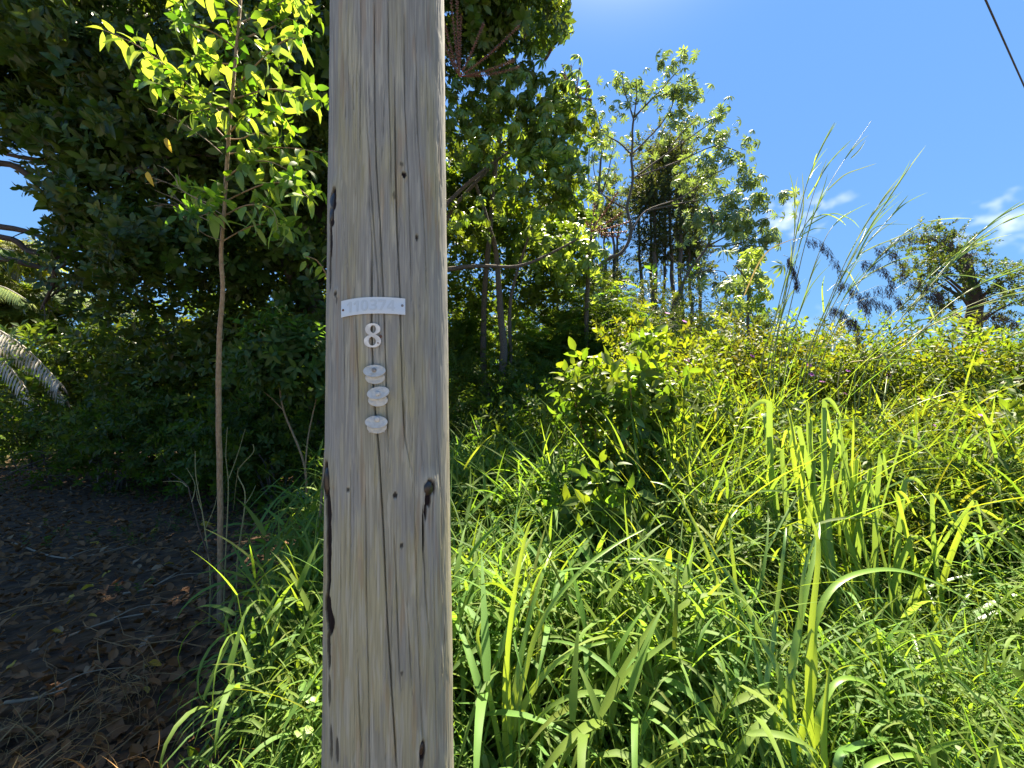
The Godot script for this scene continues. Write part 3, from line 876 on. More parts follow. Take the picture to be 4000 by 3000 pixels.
func build_octopus_trees() -> void:
	var lm := []
	for i in 4: lm.append(palmate(9 + i % 3, .24, .185, .056, M.octopus_leaf, rf(.15, .4), rf(.6, 1.1), 1.15))
	var fill_leaf := palmate(10, .24, .185, .058, M.glossy_foliage, .3, .9, 1.15)
	var mats := [M.octopus_leaf, M.octopus_leaf, M.octopus_leaf_dark, M.octopus_leaf_young]
	var spec := [
		["large umbrella-leaved tree beside the pole with long red flower spikes", Vector3(-.9, 0, -7.6), [
			[[1960, 1480, 7.6], [1955, 1250, 7.6], [1940, 1000, 7.6], [1900, 860, 7.4], [1850, 700, 7.2]],
			[[1690, 1000, 7.2], [1760, 830, 7.2], [1850, 720, 7.2], [1990, 570, 7.2], [2060, 420, 7.2]],
			[[1700, 850, 7.0], [1800, 740, 7.0], [1920, 640, 7.0], [2040, 560, 7.0]],
			[[2000, 1480, 7.8], [1990, 1250, 7.8], [2010, 1100, 7.8], [2090, 850, 7.6], [2140, 770, 7.5]],
			[[1700, 1060, 7.2], [1860, 1040, 7.1], [2020, 1040, 7.0], [2150, 990, 7.0], [2260, 930, 6.9]],
		], [[1960, 330, 130, 26], [2080, 380, 120, 24], [2150, 450, 110, 24], [2220, 560, 70, 16], [2050, 520, 120, 26], [1850, 420, 120, 26], [1800, 560, 100, 20], [1950, 480, 120, 22], [2180, 700, 100, 24], [2230, 740, 70, 14], [2120, 620, 100, 20], [2050, 740, 100, 14], [1900, 800, 110, 12], [2190, 860, 90, 12], [1820, 900, 80, 10], [2225, 400, 60, 14], [2280, 470, 50, 8]], 6.6],
		["tall umbrella-leaved tree reaching over the pole from behind with high top", Vector3(-.2, 0, -8.6), [
			[[1900, 1500, 8.6], [1890, 1200, 8.6], [1930, 700, 8.4], [1990, 300, 8.0], [2060, 110, 7.6]],
			[[1990, 300, 8.0], [1880, 120, 8.0], [1800, -100, 8.0]],
		], [[1960, 30, 120, 34], [2100, 30, 90, 30], [2150, 60, 60, 18], [2120, 130, 90, 20], [1850, 90, 110, 28], [1780, -60, 120, 26], [2000, -80, 160, 34], [2165, 100, 30, 6], [1780, 150, 60, 14], [1900, 170, 90, 16]], 7.6],
	]
	var kn := 0
	for s in spec:
		var t := thing("umbrella_tree", s[0], "tree", s[1])
		var first := true
		for b in s[2]:
			var q := line_px(b, 7.0)
			if first:
				var foot: Vector3 = s[1]
				q.insert(0, foot + Vector3(0, -.1, 0))
			limb(t, "trunk" if first else "branch", q, .085 if first else .04, .025 if first else .014, M.bark, 9, 5)
			first = false
		var n := 0
		for c in s[3]:
			var o := at(c[0], c[1], s[4] + rf(-.3, .5))
			for i in int(c[3]):
				if n >= 298: break
				n += 1
				var w: float = c[2] / F * s[4]
				var off := Vector3(R.randfn(), R.randfn() * .8, R.randfn() * .8) * w * .62
				var dir := (off.normalized() + Vector3(0, .45, .25) + Vector3(rf(-.5, .5), rf(-.3, .4), rf(-.5, .5))).normalized()
				var k := rf(.65, 1.0)
				part("leaf", lm[R.randi() % 4], t, Transform3D(frame(dir, rf(0, TAU)).scaled(Vector3(k, k, k)), o + off), mats[R.randi() % 4])
		var blobs := []
		for c in s[3]: blobs.append([at(c[0], c[1], s[4] + .5), Vector3(1, .8, .8) * c[2] / F * s[4] * 1.05, int(c[3] * 1.4)])
		crown(t, blobs, fill_leaf, Color(.11, .185, .03), .7, 1.05, "crown", .2, .5)
		if kn == 0:
			var back := []
			for c in [[1800, 640, 120, 18], [1880, 760, 130, 22], [1990, 800, 130, 24], [2090, 880, 120, 22], [1830, 900, 120, 20], [1760, 780, 100, 16], [1950, 950, 120, 22], [2120, 1010, 110, 20], [1800, 1060, 110, 18], [2040, 1080, 110, 18], [2200, 1080, 90, 16], [2000, 640, 100, 14], [2230, 900, 80, 14], [2260, 1000, 70, 12], [2180, 790, 80, 14], [1780, 1180, 100, 14], [1900, 1180, 100, 14], [2060, 1200, 90, 12]]:
				back.append([at(c[0], c[1], 9.6), Vector3(1, .9, 1) * c[2] / F * 9.6, c[3]])
			crown(t, back, bough(6, .40, 9, .24, .13, .062, M.foliage, 1.0, .9, .5, 3), Color(.16, .25, .03), .8, 1.2, "crown", .1, .5)
		# flower spikes: a bunch of stiff rays, each set with buds
		var bunches := [[[1795, 300, 5.7], [[1760, -20], [1785, 0], [1890, 90], [2030, 100], [2010, 235], [2030, 262], [1735, 90], [1735, 170], [1800, 60]], .009], [[2245, 375, 6.8], [[2195, 250], [2230, 255], [2265, 265], [2305, 335], [2200, 290], [2310, 390]], .007], [[2125, 240, 7.2], [[2155, 190], [2150, 200]], .009]] if kn == 0 else []
		for f in bunches:
			var c := at(f[0][0], f[0][1], f[0][2])
			for e in f[1]:
				var tip := at(e[0], e[1], f[0][2] + rf(-.25, .25))
				var ln := PackedVector3Array([c, c.lerp(tip, .5) + Vector3(0, -.04 * c.distance_to(tip), 0), tip])
				ln = smooth_line(ln, 6)
				var ray := part("flower_spike", tube_mesh(ln, f[2] * .7, f[2] * .35, M.flower_stalk, 5), t)
				var xs := []; var cs := []
				for i in 110:
					var u := .16 + .84 * i / 110.0
					var az := i * 2.4
					var dd := frame(heading(ln, u)) * Vector3(cos(az), .2, sin(az))
					xs.append(Transform3D(frame(dd), along(ln, u)))
					cs.append(shade(Color(.21, .12, .085), .3))
				var bud := MB.new()
				tube(bud, PackedVector3Array([Vector3.ZERO, Vector3(0, f[2] * .8, 0), Vector3(0, f[2] * 1.3, 0), Vector3(0, f[2] * 2.3, 0), Vector3(0, f[2] * 2.6, 0)]), f[2] * .3, f[2] * .75, 5)
				many("bud", bud.mesh(M.dry), xs, cs, ray)
		kn += 1
	# red spikes of a lower one of the same kind, over the thicket
	var v := thing("umbrella_tree", "low umbrella-leaved tree with dark red flower spikes over the thicket", "tree", at(2290, 1560, 8.4) * Vector3(1, 0, 1))
	limb(v, "trunk", PackedVector3Array([v.position, at(2290, 1300, 8.4), at(2300, 1000, 8.2), at(2310, 920, 8.2)]), .06, .025, M.bark, 7, 5)
	for e in [[2415, 748], [2430, 830], [2460, 865], [2450, 905], [2420, 925], [2330, 760], [2270, 800]]:
		var ln := smooth_line(PackedVector3Array([at(2305, 905, 8.2), at((2305 + e[0]) * .5, (915 + e[1]) * .5, 8.1), at(e[0], e[1], 8.0)]), 5)
		var mb := MB.new()
		tube(mb, ln, .010, .008, 5)
		for i in 26:
			var w := .25 + .75 * i / 26.0
			var dd := frame(heading(ln, w)) * Vector3(cos(i * 2.4), .2, sin(i * 2.4))
			tube(mb, PackedVector3Array([along(ln, w), along(ln, w) + dd * .03]), .013, .013, 4)
		part("flower_spike", mb.mesh(M.flower_stalk), v)
	for c in [[2230, 980, 90, 26], [2150, 940, 110, 26], [2330, 1010, 60, 10], [2060, 960, 100, 18], [2260, 1080, 80, 14], [2190, 1050, 80, 14]]:
		for i in int(c[3]):
			var off: Vector3 = Vector3(R.randfn(), R.randfn() * .8, R.randfn() * .6) * c[2] / F * 8.0 * .5
			var k := rf(.75, 1.15)
			part("leaf", lm[R.randi() % 4], v, Transform3D(frame(off.normalized() + Vector3(0, .8, .3), rf(0, TAU)).scaled(Vector3(k, k, k)), at(c[0], c[1], 8.0) + off), mats[R.randi() % 4])

func zz(a: Array, d: float, dd := 0.0) -> PackedVector3Array:     # from a zoomed view of the trees in the middle
	var o := []
	for q in a: o.append([2200 + q[0] * .663, 200 + q[1] * .663])
	return line_px(o, d, dd)

func build_cecropias() -> void:
	var lm := []
	for i in 4: lm.append(palmate(9, .34, .29, .074, M.cecropia_leaf, rf(.2, .5), rf(.6, 1.2), 1.2, .6))
	var mixes := [[M.cecropia_leaf, M.cecropia_leaf_dark, M.cecropia_leaf, M.cecropia_leaf_pale], [M.cecropia_leaf_pale, M.cecropia_leaf, M.cecropia_leaf_pale, M.cecropia_leaf_dark], [M.octopus_leaf_young, M.cecropia_leaf_pale, M.octopus_leaf, M.cecropia_leaf_pale]]
	var spec := [
		["tall open tree with curved grey trunk and umbrella leaves against the sky", 13.0, 0,
			[[170, 1560], [165, 1360], [250, 1230], [340, 1190], [400, 1070], [375, 930], [413, 770], [400, 610], [415, 400]],
			[[[415, 400], [385, 300], [358, 220], [350, 130]], [[418, 390], [432, 280], [430, 160]], [[420, 390], [540, 265], [610, 190], [690, 100]], [[400, 610], [330, 540], [240, 480], [190, 345]], [[240, 480], [150, 410], [110, 390]], [[405, 605], [560, 450], [640, 330], [655, 230]], [[413, 750], [560, 640], [760, 500], [900, 400]], [[440, 740], [700, 640], [900, 560], [1050, 600]], [[405, 1060], [490, 940], [700, 860], [860, 740], [980, 680]], [[490, 940], [750, 885], [1000, 845], [1100, 795]], [[375, 930], [240, 850], [190, 740], [170, 590]], [[620, 590], [700, 480], [780, 410]], [[540, 265], [640, 250], [710, 240]]],
			[[350, 120, 9], [330, 170, 6], [330, 370, 7], [395, 330, 6], [430, 150, 6], [560, 130, 8], [510, 220, 7], [690, 90, 9], [640, 130, 6], [650, 230, 9], [720, 240, 9], [640, 350, 9], [700, 310, 8], [760, 340, 9], [570, 320, 6], [915, 350, 9], [970, 430, 8], [880, 460, 9], [930, 520, 8], [1050, 590, 8], [830, 550, 9], [700, 430, 8], [780, 420, 9], [1070, 660, 8], [1100, 790, 8], [1000, 640, 8], [900, 630, 9], [780, 710, 9], [720, 780, 7], [1040, 800, 9], [860, 700, 9], [190, 320, 7], [240, 350, 5], [170, 570, 6], [230, 560, 5], [700, 600, 6], [560, 560, 6], [620, 460, 6]]],
		["bushy umbrella-leaved tree with pale green leaves, lower than the open one", 11.5, 1,
			[[640, 1620], [690, 1400], [760, 1270], [850, 1150], [890, 1040]],
			[[[890, 1040], [870, 950], [830, 880]], [[890, 1060], [990, 960], [1000, 890]], [[850, 1150], [1000, 1060], [1120, 920]], [[850, 1150], [1050, 1130], [1200, 1020]], [[740, 1330], [850, 1290], [950, 1300]], [[950, 1300], [970, 1330], [985, 1390]], [[730, 1300], [650, 1230], [620, 1180]]],
			[[830, 870, 9], [900, 900, 9], [1000, 880, 9], [1130, 870, 8], [1220, 860, 7], [1250, 940, 8], [1000, 960, 9], [1100, 1000, 9], [1190, 1010, 9], [1230, 1090, 8], [1050, 1070, 9], [800, 980, 8], [880, 1100, 7], [1180, 1130, 9], [1070, 1180, 9], [960, 1160, 7], [1130, 1230, 9], [900, 1000, 8], [1060, 930, 8], [980, 1040, 8]]],
		["young umbrella-leaved tree low among the tall grass with big bright leaves", 7.5, 2,
			[[1090, 1700], [1090, 1480], [1085, 1340]], [[[1085, 1350], [1040, 1290], [1000, 1260]], [[1088, 1400], [1130, 1330], [1170, 1300]]],
			[[1000, 1265, 6], [1080, 1240, 7], [1010, 1400, 6], [1080, 1390, 6], [1180, 1300, 6], [1150, 1440, 6], [1000, 1540, 5]]],
		["pale small-crowned tree filling the sky gap beside the umbrella tree", 16.0, 1,
			[[150, 1500], [170, 1200], [200, 900], [230, 600]], [[[200, 900], [260, 740], [300, 540]], [[200, 950], [150, 760], [160, 520]]],
			[[180, 490, 7], [240, 500, 7], [300, 550, 6], [160, 620, 7], [240, 610, 7], [290, 680, 5], [220, 760, 6], [140, 820, 7], [270, 800, 5], [180, 900, 6], [150, 1000, 7], [230, 640, 5]]],
	]
	for s in spec:
		var dep: float = s[1]
		var q := zz(s[3], dep, 0)
		var foot := q[0]; foot.y = 0
		var t := thing("umbrella_tree" if s[2] == 2 else "cecropia_tree", s[0], "tree", foot)
		var tr := PackedVector3Array([foot]); 
		for p in q:
			if p.y > .2: tr.append(p)
		limb(t, "trunk", tr, .0065 * dep if s[2] != 2 else .035, .0022 * dep, M.bark, 9, 5)
		for b in s[4]: limb(t, "branch", zz(b, dep, rf(-.6, .6)), .0021 * dep, .0008 * dep, M.bark, 6, 5)
		for c in s[5]:
			var o := zz([[c[0], c[1]]], dep, 0)[0] + Vector3(0, 0, rf(-.6, .6))
			for i in int(c[2] * (1.6 if dep < 8 else 1.0)):
				var az := rf(0, TAU)
				var dir := Vector3(cos(az), rf(.1, 1.3), sin(az)).normalized()
				var k := rf(.7, 1.0) * (.75 if dep > 15 else .6 if dep < 8 else .84)
				part("leaf", lm[R.randi() % 4], t, Transform3D(frame(dir, rf(0, TAU)).scaled(Vector3(k, k, k)), o + Vector3(rf(-.2, .2), rf(-.25, .1), rf(-.2, .2)) * dep / 12.0), mixes[s[2]][R.randi() % 4])
		var blobs := []
		for c in s[5]: blobs.append([zz([[c[0], c[1] + 14]], dep, 0)[0] + Vector3(0, 0, -.4), Vector3(.05, .04, .05) * dep, int(c[2] * (.45 if s[2] == 0 else .7))])
		crown(t, blobs, lm[3], Color.WHITE, .5, .8, "crown", .1, .5)

func build_ohias() -> void:
	var small := bough(4, .3, 12, .34, .10, .06, M.foliage, .8, .9, .2, 2)
	var cols := [[505, 560, "thin upright tree with small grey-green tufts, tallest of the row behind"], [535, 700, ""], [578, 650, ""], [620, 600, ""], [662, 680, ""], [690, 520, "thin upright tree with tufted top reaching through the umbrella leaves"], [735, 760, ""], [800, 800, ""], [450, 760, ""], [345, 850, "nearly bare thin trunk standing alone in the sky gap"], [275, 900, ""], [240, 960, ""]]
	for i in cols.size():
		var c: Array = cols[i]
		var d := 21.0 + (i * 7 % 5)
		var top := zz([[c[0] + rf(-10, 10), c[1]]], d)[0]
		var foot := Vector3(top.x + rf(-.4, .4), 0, top.z)
		var t := thing("slender_tree", c[2] if c[2] else "thin upright dark tree with small tufted leaves in the row behind", "tree", foot, "row of slender trees behind the thicket")
		var p := limb(t, "trunk", PackedVector3Array([foot, foot.lerp(top, .4) + Vector3(rf(-.25, .25), 0, 0), foot.lerp(top, .75) + Vector3(rf(-.25, .25), 0, 0), top]), .15, .03, M.bark, 7, 5)
		var blobs := []
		for k in 9:
			var u := rf(.48, 1.0)
			var a := along(p, u)
			var e := a + Vector3(rf(-.9, .9), rf(.4, 1.1), rf(-.8, .8)) * (1.15 - u * .45)
			limb(t, "branch", PackedVector3Array([a, a.lerp(e, .5) + Vector3(0, -.1, 0), e]), .035, .012, M.bark, 4, 3)
			blobs.append([e, Vector3(.5, .55, .5), 1 if i == 9 else 12])
		crown(t, blobs, small, Color(.075, .10, .045), .9, 1.4, "crown", .1, .8)
	# the broad one at the right
	var f := at(3795, 1570, 12.5) * Vector3(1, 0, 1)
	var t := thing("dark_trunk_tree", "spreading tree with a thick dark trunk and airy olive crown beyond the hedge", "tree", f)
	limb(t, "trunk", PackedVector3Array([f, at(3800, 1400, 12.5), at(3795, 1200, 12.5), at(3790, 1040, 12.5), at(3780, 990, 12.5)]), .22, .15, M.bark_dark, 10, 6)
	var blobs := []
	for c in [[3600, 970, 60], [3640, 930, 40], [3720, 945, 60], [3780, 985, 40], [3690, 1090, 70], [3850, 1070, 50], [3930, 1090, 50], [3990, 1075, 40], [3640, 1170, 60], [3900, 1190, 60], [3580, 1060, 40], [3960, 1180, 60], [3720, 1200, 60], [3860, 1290, 60], [3620, 1040, 50], [3700, 1010, 50]]:
		var e := at(c[0], c[1], 12.3 + rf(-.8, .8))
		var a := at(3795, clampf(c[1] + 130, 1010, 1350), 12.5)
		limb(t, "branch", PackedVector3Array([a, a.lerp(e, .5) + Vector3(rf(-.15, .15), .12, 0), e]), .05, .014, M.bark_dark, 5, 4)
		blobs.append([e, Vector3(1, .75, 1) * c[2] / F * 12.3 * 1.0, int(c[2] * .3)])
	crown(t, blobs, bough(4, .26, 10, .2, .085, .05, M.foliage, .9, .9, .2, 2), Color(.075, .118, .04), .8, 1.2, "crown", .1, .7)

func bush(called: String, label: String, foot: Vector3, h: float, w: float, mesh: Mesh, col: Color, n: int, group := "", s0 := .8, s1 := 1.2, stems := 6, bark: Material = null) -> Node3D:
	var t := thing(called, label, "shrub", foot, group)
	var blobs := []
	for i in stems:
		var az := TAU * i / stems + rf(-.4, .4)
		var e := foot + Vector3(cos(az) * w * rf(.2, .55), h * rf(.55, .85), sin(az) * w * rf(.2, .55))
		limb(t, "stem", PackedVector3Array([foot + Vector3(cos(az), 0, sin(az)) * .06, foot.lerp(e, .5) + Vector3(rf(-.1, .1), h * .06, rf(-.1, .1)), e]), .012 + .006 * h, .005, bark if bark else M.bark, 5, 4)
		blobs.append([e, Vector3(w * .42, h * .34, w * .42), n / stems])
	blobs.append([foot + Vector3(0, h * .38, 0), Vector3(w * .6, h * .36, w * .6), n / 3])
	crown(t, blobs, mesh, col, s0, s1, "foliage", .35, .7)
	return t

func build_thickets() -> void:
	var ovate := bough(5, .26, 10, .22, .10, .042, M.foliage, .95, .78, .5, 3, true)
	var broad := bough(5, .38, 9, .26, .16, .075, M.glossy_foliage, 1.0, .9, .5, 3)
	var tiny := bough(6, .34, 14, .26, .065, .035, M.glossy_foliage, .95, .9, .3, 2)
	var pin := MB.new()
	for i in 5: pinnate(pin, Transform3D(Basis(Vector3.UP, TAU * i / 5.0 + rf(-.3, .3)) * Basis(Vector3(0, 0, 1), rf(.2, .7)), Vector3(0, .05 * i, 0)), 9, .42, .085, .03, .9)
	var feather := pin.mesh(M.foliage)
	# purple-flowered hedge on the right
	var hedge := [[2640, 6.0, 2.55, 1.5], [2830, 6.0, 2.2, 1.4], [3010, 5.8, 2.3, 1.3], [3200, 5.8, 1.85, 1.3], [3370, 5.6, 2.0, 1.2], [3540, 5.6, 2.35, 1.3], [3700, 5.4, 1.9, 1.3], [3860, 5.2, 2.15, 1.3], [4020, 5.0, 1.8, 1.4], [3950, 4.0, 1.3, 1.0], [3640, 4.4, 1.2, 1.0]]
	var says := ["purple-flowered yellow-green shrub right behind the broad-leaved shrub", "purple-flowered shrub between the broad-leaved shrub and the tall seeding grass", "purple-flowered shrub behind the foot of the tallest seeding grass", "purple-flowered shrub behind the plume-bearing seeding grass clump", "purple-flowered shrub behind the leaning seeding grass with the straw stem", "purple-flowered shrub under the airy edge of the dark-trunk tree", "purple-flowered shrub directly in front of the thick dark trunk", "purple-flowered shrub beyond the dark trunk, under its outer boughs", "purple-flowered shrub at the hedge's end past the dark-trunk tree", "lower purple-flowered shrub forward of the hedge, past the dark trunk", "low purple-flowered shrub forward of the hedge, behind the wide-bladed clumps"]
	var melastome := bough(5, .24, 10, .22, .085, .034, M.foliage, .9, .8, .35, 3, true)
	for i in hedge.size():
		var c: Array = hedge[i]
		var f := at(c[0], 1570, c[1]) * Vector3(1, 0, 1)
		var t := bush("flowering_shrub", says[i], f, c[2], c[3], melastome if i % 3 else ovate, [Color(.165, .225, .03), Color(.13, .205, .03), Color(.18, .22, .035), Color(.145, .22, .028)][i % 4], 130, "purple-flowered hedge", .8, 1.25)
		for k in 5:
			var az := rf(-2.6, -.5) if false else rf(0.2, 2.9)
			var p := f + Vector3(cos(az) * c[3] * .62, c[2] * rf(.72, 1.06), sin(az) * c[3] * .5)
			var mb := MB.new()
			for j in 5: leaf(mb, Transform3D(Basis(Vector3.UP, TAU * j / 5) * Basis(Vector3(0, 0, 1), .25), Vector3.ZERO), .036, .034, .3, .1, 3, 1.3)
			part("flower", mb.mesh(M.purple_petal), t, Transform3D(frame(Vector3(rf(-.4, .4), .7, rf(.2, 1))), p))
	# dark broad bushes and feathery ones in the middle distance
	var mid := [
		["dark_bush", "dense dark glossy bush below the slender trees", 2420, 12.0, 5.0, 2.2, tiny, Color(.085, .135, .03), 170], ["dark_bush", "dense dark glossy bush below the slender trees", 2580, 12.0, 4.8, 2.2, tiny, Color(.085, .135, .03), 170], ["dark_bush", "dense dark glossy bush below the slender trees", 2740, 12.0, 4.6, 2.0, tiny, Color(.085, .135, .03), 150], ["dark_bush", "dense dark glossy bush below the slender trees", 2900, 12.0, 4.1, 2.0, tiny, Color(.085, .135, .03), 150],
		["dark_bush", "dense dark glossy bush below the slender trees", 3080, 12.0, 3.7, 2.0, tiny, Color(.085, .135, .03), 140],
		["feathery_shrub", "feathery light green shrub beside the umbrella tree's twin trunks", 2130, 8.6, 2.9, 1.3, feather, Color(.13, .22, .03), 190], ["feathery_shrub", "tallest bright feathery shrub right behind the broad-leaved shrub", 2330, 8.8, 3.5, 1.5, feather, Color(.13, .22, .03), 240], ["feathery_shrub", "feathery shrub in front of the dark glossy bushes", 2480, 8.8, 2.9, 1.4, feather, Color(.12, .20, .03), 200],
		["feathery_shrub", "feathery light shrub showing just past the pole's edge", 1800, 9.2, 3.6, 1.4, feather, Color(.13, .22, .03), 200], ["feathery_shrub", "feathery light shrub under the dark red flower spikes", 2200, 9.4, 4.2, 1.4, feather, Color(.14, .22, .03), 200],
		["shaded_shrub", "dark leafy shrub close past the pole's edge under the umbrella tree", 1860, 6.6, 1.45, 1.2, ovate, Color(.11, .19, .03), 90], ["shaded_shrub", "dark leafy shrub below the umbrella tree's twin trunks", 2100, 6.4, 1.5, 1.3, ovate, Color(.11, .19, .03), 90], ["shaded_shrub", "dark leafy shrub in shade next to the broad-leaved shrub", 2290, 6.2, 1.5, 1.1, ovate, Color(.11, .19, .03), 90], ["shaded_shrub", "taller dark shrub at the foot of the twin trunks", 1960, 7.4, 2.2, 1.2, ovate, Color(.11, .19, .03), 90],
	]
	for c in mid: bush(c[0], c[1], at(c[2], 1570, c[3]) * Vector3(1, 0, 1), c[4], c[5], c[6], c[7], c[8], "thicket behind the grass")
	var mound := [
		["weedy_shrub", "weedy green shrub just past the shaded shrubs beside the pole", 2120, 5.0, 1.25, 1.0, ovate, Color(.13, .23, .03), 60], ["weedy_shrub", "weedy shrub crowding the broad-leaved shrub from behind", 2420, 4.3, 1.65, 1.1, ovate, Color(.14, .23, .03), 80], ["weedy_shrub", "yellowish weedy shrub between the broad-leaved shrub and wide-bladed clump", 2720, 3.9, 1.45, 1.0, melastome, Color(.15, .23, .03), 80], ["weedy_shrub", "weedy shrub behind the first wide-bladed clump", 2980, 4.3, 1.25, 1.1, ovate, Color(.15, .23, .03), 80], ["weedy_shrub", "weedy shrub between the wide-bladed clump and the plumed grass", 3230, 4.0, 1.0, 1.1, melastome, Color(.14, .21, .03), 80], ["weedy_shrub", "weedy shrub behind the arching wide-bladed clump", 3480, 3.7, .85, 1.1, ovate, Color(.14, .22, .03), 70], ["weedy_shrub", "weedy shrub below the leaning straw stem", 3760, 3.5, .8, 1.1, melastome, Color(.15, .22, .03), 70], ["weedy_shrub", "weedy shrub at the open end of the verge past the arching clump", 4000, 3.2, .8, 1.0, ovate, Color(.14, .22, .03), 60], ["weedy_shrub", "tall weedy shrub behind the broad-leaved shrub's crown", 2570, 5.0, 2.0, 1.3, melastome, Color(.16, .23, .03), 90], ["weedy_shrub", "low weedy shrub in front of the broad-leaved shrub's stems", 2560, 3.3, .95, .9, ovate, Color(.13, .22, .03), 40], ["weedy_shrub", "knee-high weedy shrub at the foot of the first wide-bladed clump", 2800, 3.0, .6, .8, melastome, Color(.14, .23, .03), 40], ["weedy_shrub", "knee-high weedy shrub in the grass beside the fern frond", 2200, 3.6, .8, .8, ovate, Color(.13, .23, .03), 40],
	]
	for c in [["tall loose green shrub merging with the dark-trunk tree's lower boughs", 3560, 8.2, 2.9, 1.6], ["tall loose green shrub right below the thick dark trunk", 3760, 8.0, 3.0, 1.6], ["tall loose green shrub past the dark trunk, behind the hedge's end", 3960, 7.8, 3.0, 1.6], ["tall loose shrub behind the plumed grass where the sky shows lowest", 3400, 8.6, 2.3, 1.4]]:
		bush("loose_shrub", c[0], at(c[1], 1570, c[2]) * Vector3(1, 0, 1), c[3], c[4], ovate, Color(.12, .19, .035), 46, "loose shrubs behind the hedge")
	for c in mound: bush(c[0], c[1], at(c[2], 1570, c[3]) * Vector3(1, 0, 1), c[4], c[5], c[6], c[7], c[8], "weedy growth before the hedge")
	# understorey of the shaded side
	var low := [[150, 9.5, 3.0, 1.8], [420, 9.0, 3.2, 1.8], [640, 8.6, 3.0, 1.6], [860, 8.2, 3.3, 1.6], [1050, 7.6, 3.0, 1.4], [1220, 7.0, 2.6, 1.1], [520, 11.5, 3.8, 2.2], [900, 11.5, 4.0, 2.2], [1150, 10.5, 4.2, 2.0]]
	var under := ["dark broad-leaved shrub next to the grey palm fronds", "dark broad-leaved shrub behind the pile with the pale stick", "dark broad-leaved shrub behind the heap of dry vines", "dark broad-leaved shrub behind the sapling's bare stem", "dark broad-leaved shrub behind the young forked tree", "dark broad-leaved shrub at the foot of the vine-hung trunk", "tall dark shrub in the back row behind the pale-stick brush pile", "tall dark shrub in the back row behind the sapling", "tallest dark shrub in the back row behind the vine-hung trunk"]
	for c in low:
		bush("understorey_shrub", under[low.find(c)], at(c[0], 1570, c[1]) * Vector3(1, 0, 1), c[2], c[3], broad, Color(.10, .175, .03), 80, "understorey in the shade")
	for c in [["low sprawling shrub at the clearing's back, nearest the palm", 230, 7.6], ["low sprawling shrub behind the pale-stick brush pile", 470, 7.0], ["low sprawling shrub behind the dry vine heap", 700, 6.8], ["low sprawling shrub behind the dark brush tangle", 900, 6.4], ["low sprawling shrub close under the forked young tree", 1090, 6.0]]:
		bush("sprawling_shrub", c[0], at(c[1], 1570, c[2]) * Vector3(1, 0, 1), 1.35, 1.1, ovate, Color(.10, .175, .03), 60, "sprawling shrubs at the clearing's back")
	# the pale-green small tree just left of the pole
	var f := gnd(1190, 2050)
	var t := thing("understorey_tree", "young forked tree with dull green leaves in the shade left of the pole", "tree", f)
	var y := line_px([[1196, 2050], [1192, 1830], [1110, 1610], [1090, 1500]], 4.9, 0)
	y[0] = f
	limb(t, "trunk", y, .016, .008, M.bark_young, 7, 5)
	limb(t, "branch", line_px([[1192, 1830], [1205, 1700], [1235, 1560]], 4.9, .1), .011, .006, M.bark_young, 6, 5)
	limb(t, "branch", line_px([[1105, 1600], [1060, 1555], [1030, 1530]], 4.9, .1), .007, .004, M.bark_young, 5, 4)
	crown(t, [[at(1080, 1350, 4.9), Vector3(.38, .30, .3), 70], [at(1190, 1400, 4.9), Vector3(.35, .30, .3), 70], [at(980, 1450, 5.0), Vector3(.3, .16, .25), 34], [at(1220, 1500, 5.0), Vector3(.25, .2, .25), 34], [at(1110, 1470, 5.0), Vector3(.35, .16, .3), 46]], sprig(8, .16, .13, .052, M.foliage, 1.05, .78, .55, 4), Color(.10, .19, .05), .8, 1.2, "foliage", .3, .5)
	# sunlit sprays behind the pole's left edge
	var v := thing("leafy_spray", "bright yellow-green leaf spray poking out at the pole's left edge", "branch", at(1250, 1040, 3.2) * Vector3(1, 0, 1))
	limb(v, "stem", PackedVector3Array([v.position, at(1290, 1500, 3.3), at(1290, 1150, 3.2), at(1250, 1030, 3.1), at(1190, 1000, 3.0)]), .012, .003, M.bark_young, 5, 5)
	var sm := [leaf_mesh(.12, .05, .5, .2, M.sapling_leaf_young, 5, .72)]
	leafy(v, line_px([[1290, 1080], [1250, 1030], [1180, 1010]], 3.1), .022, sm, [M.sapling_leaf_young, M.sapling_leaf], .8, .8, .1, false, .2)

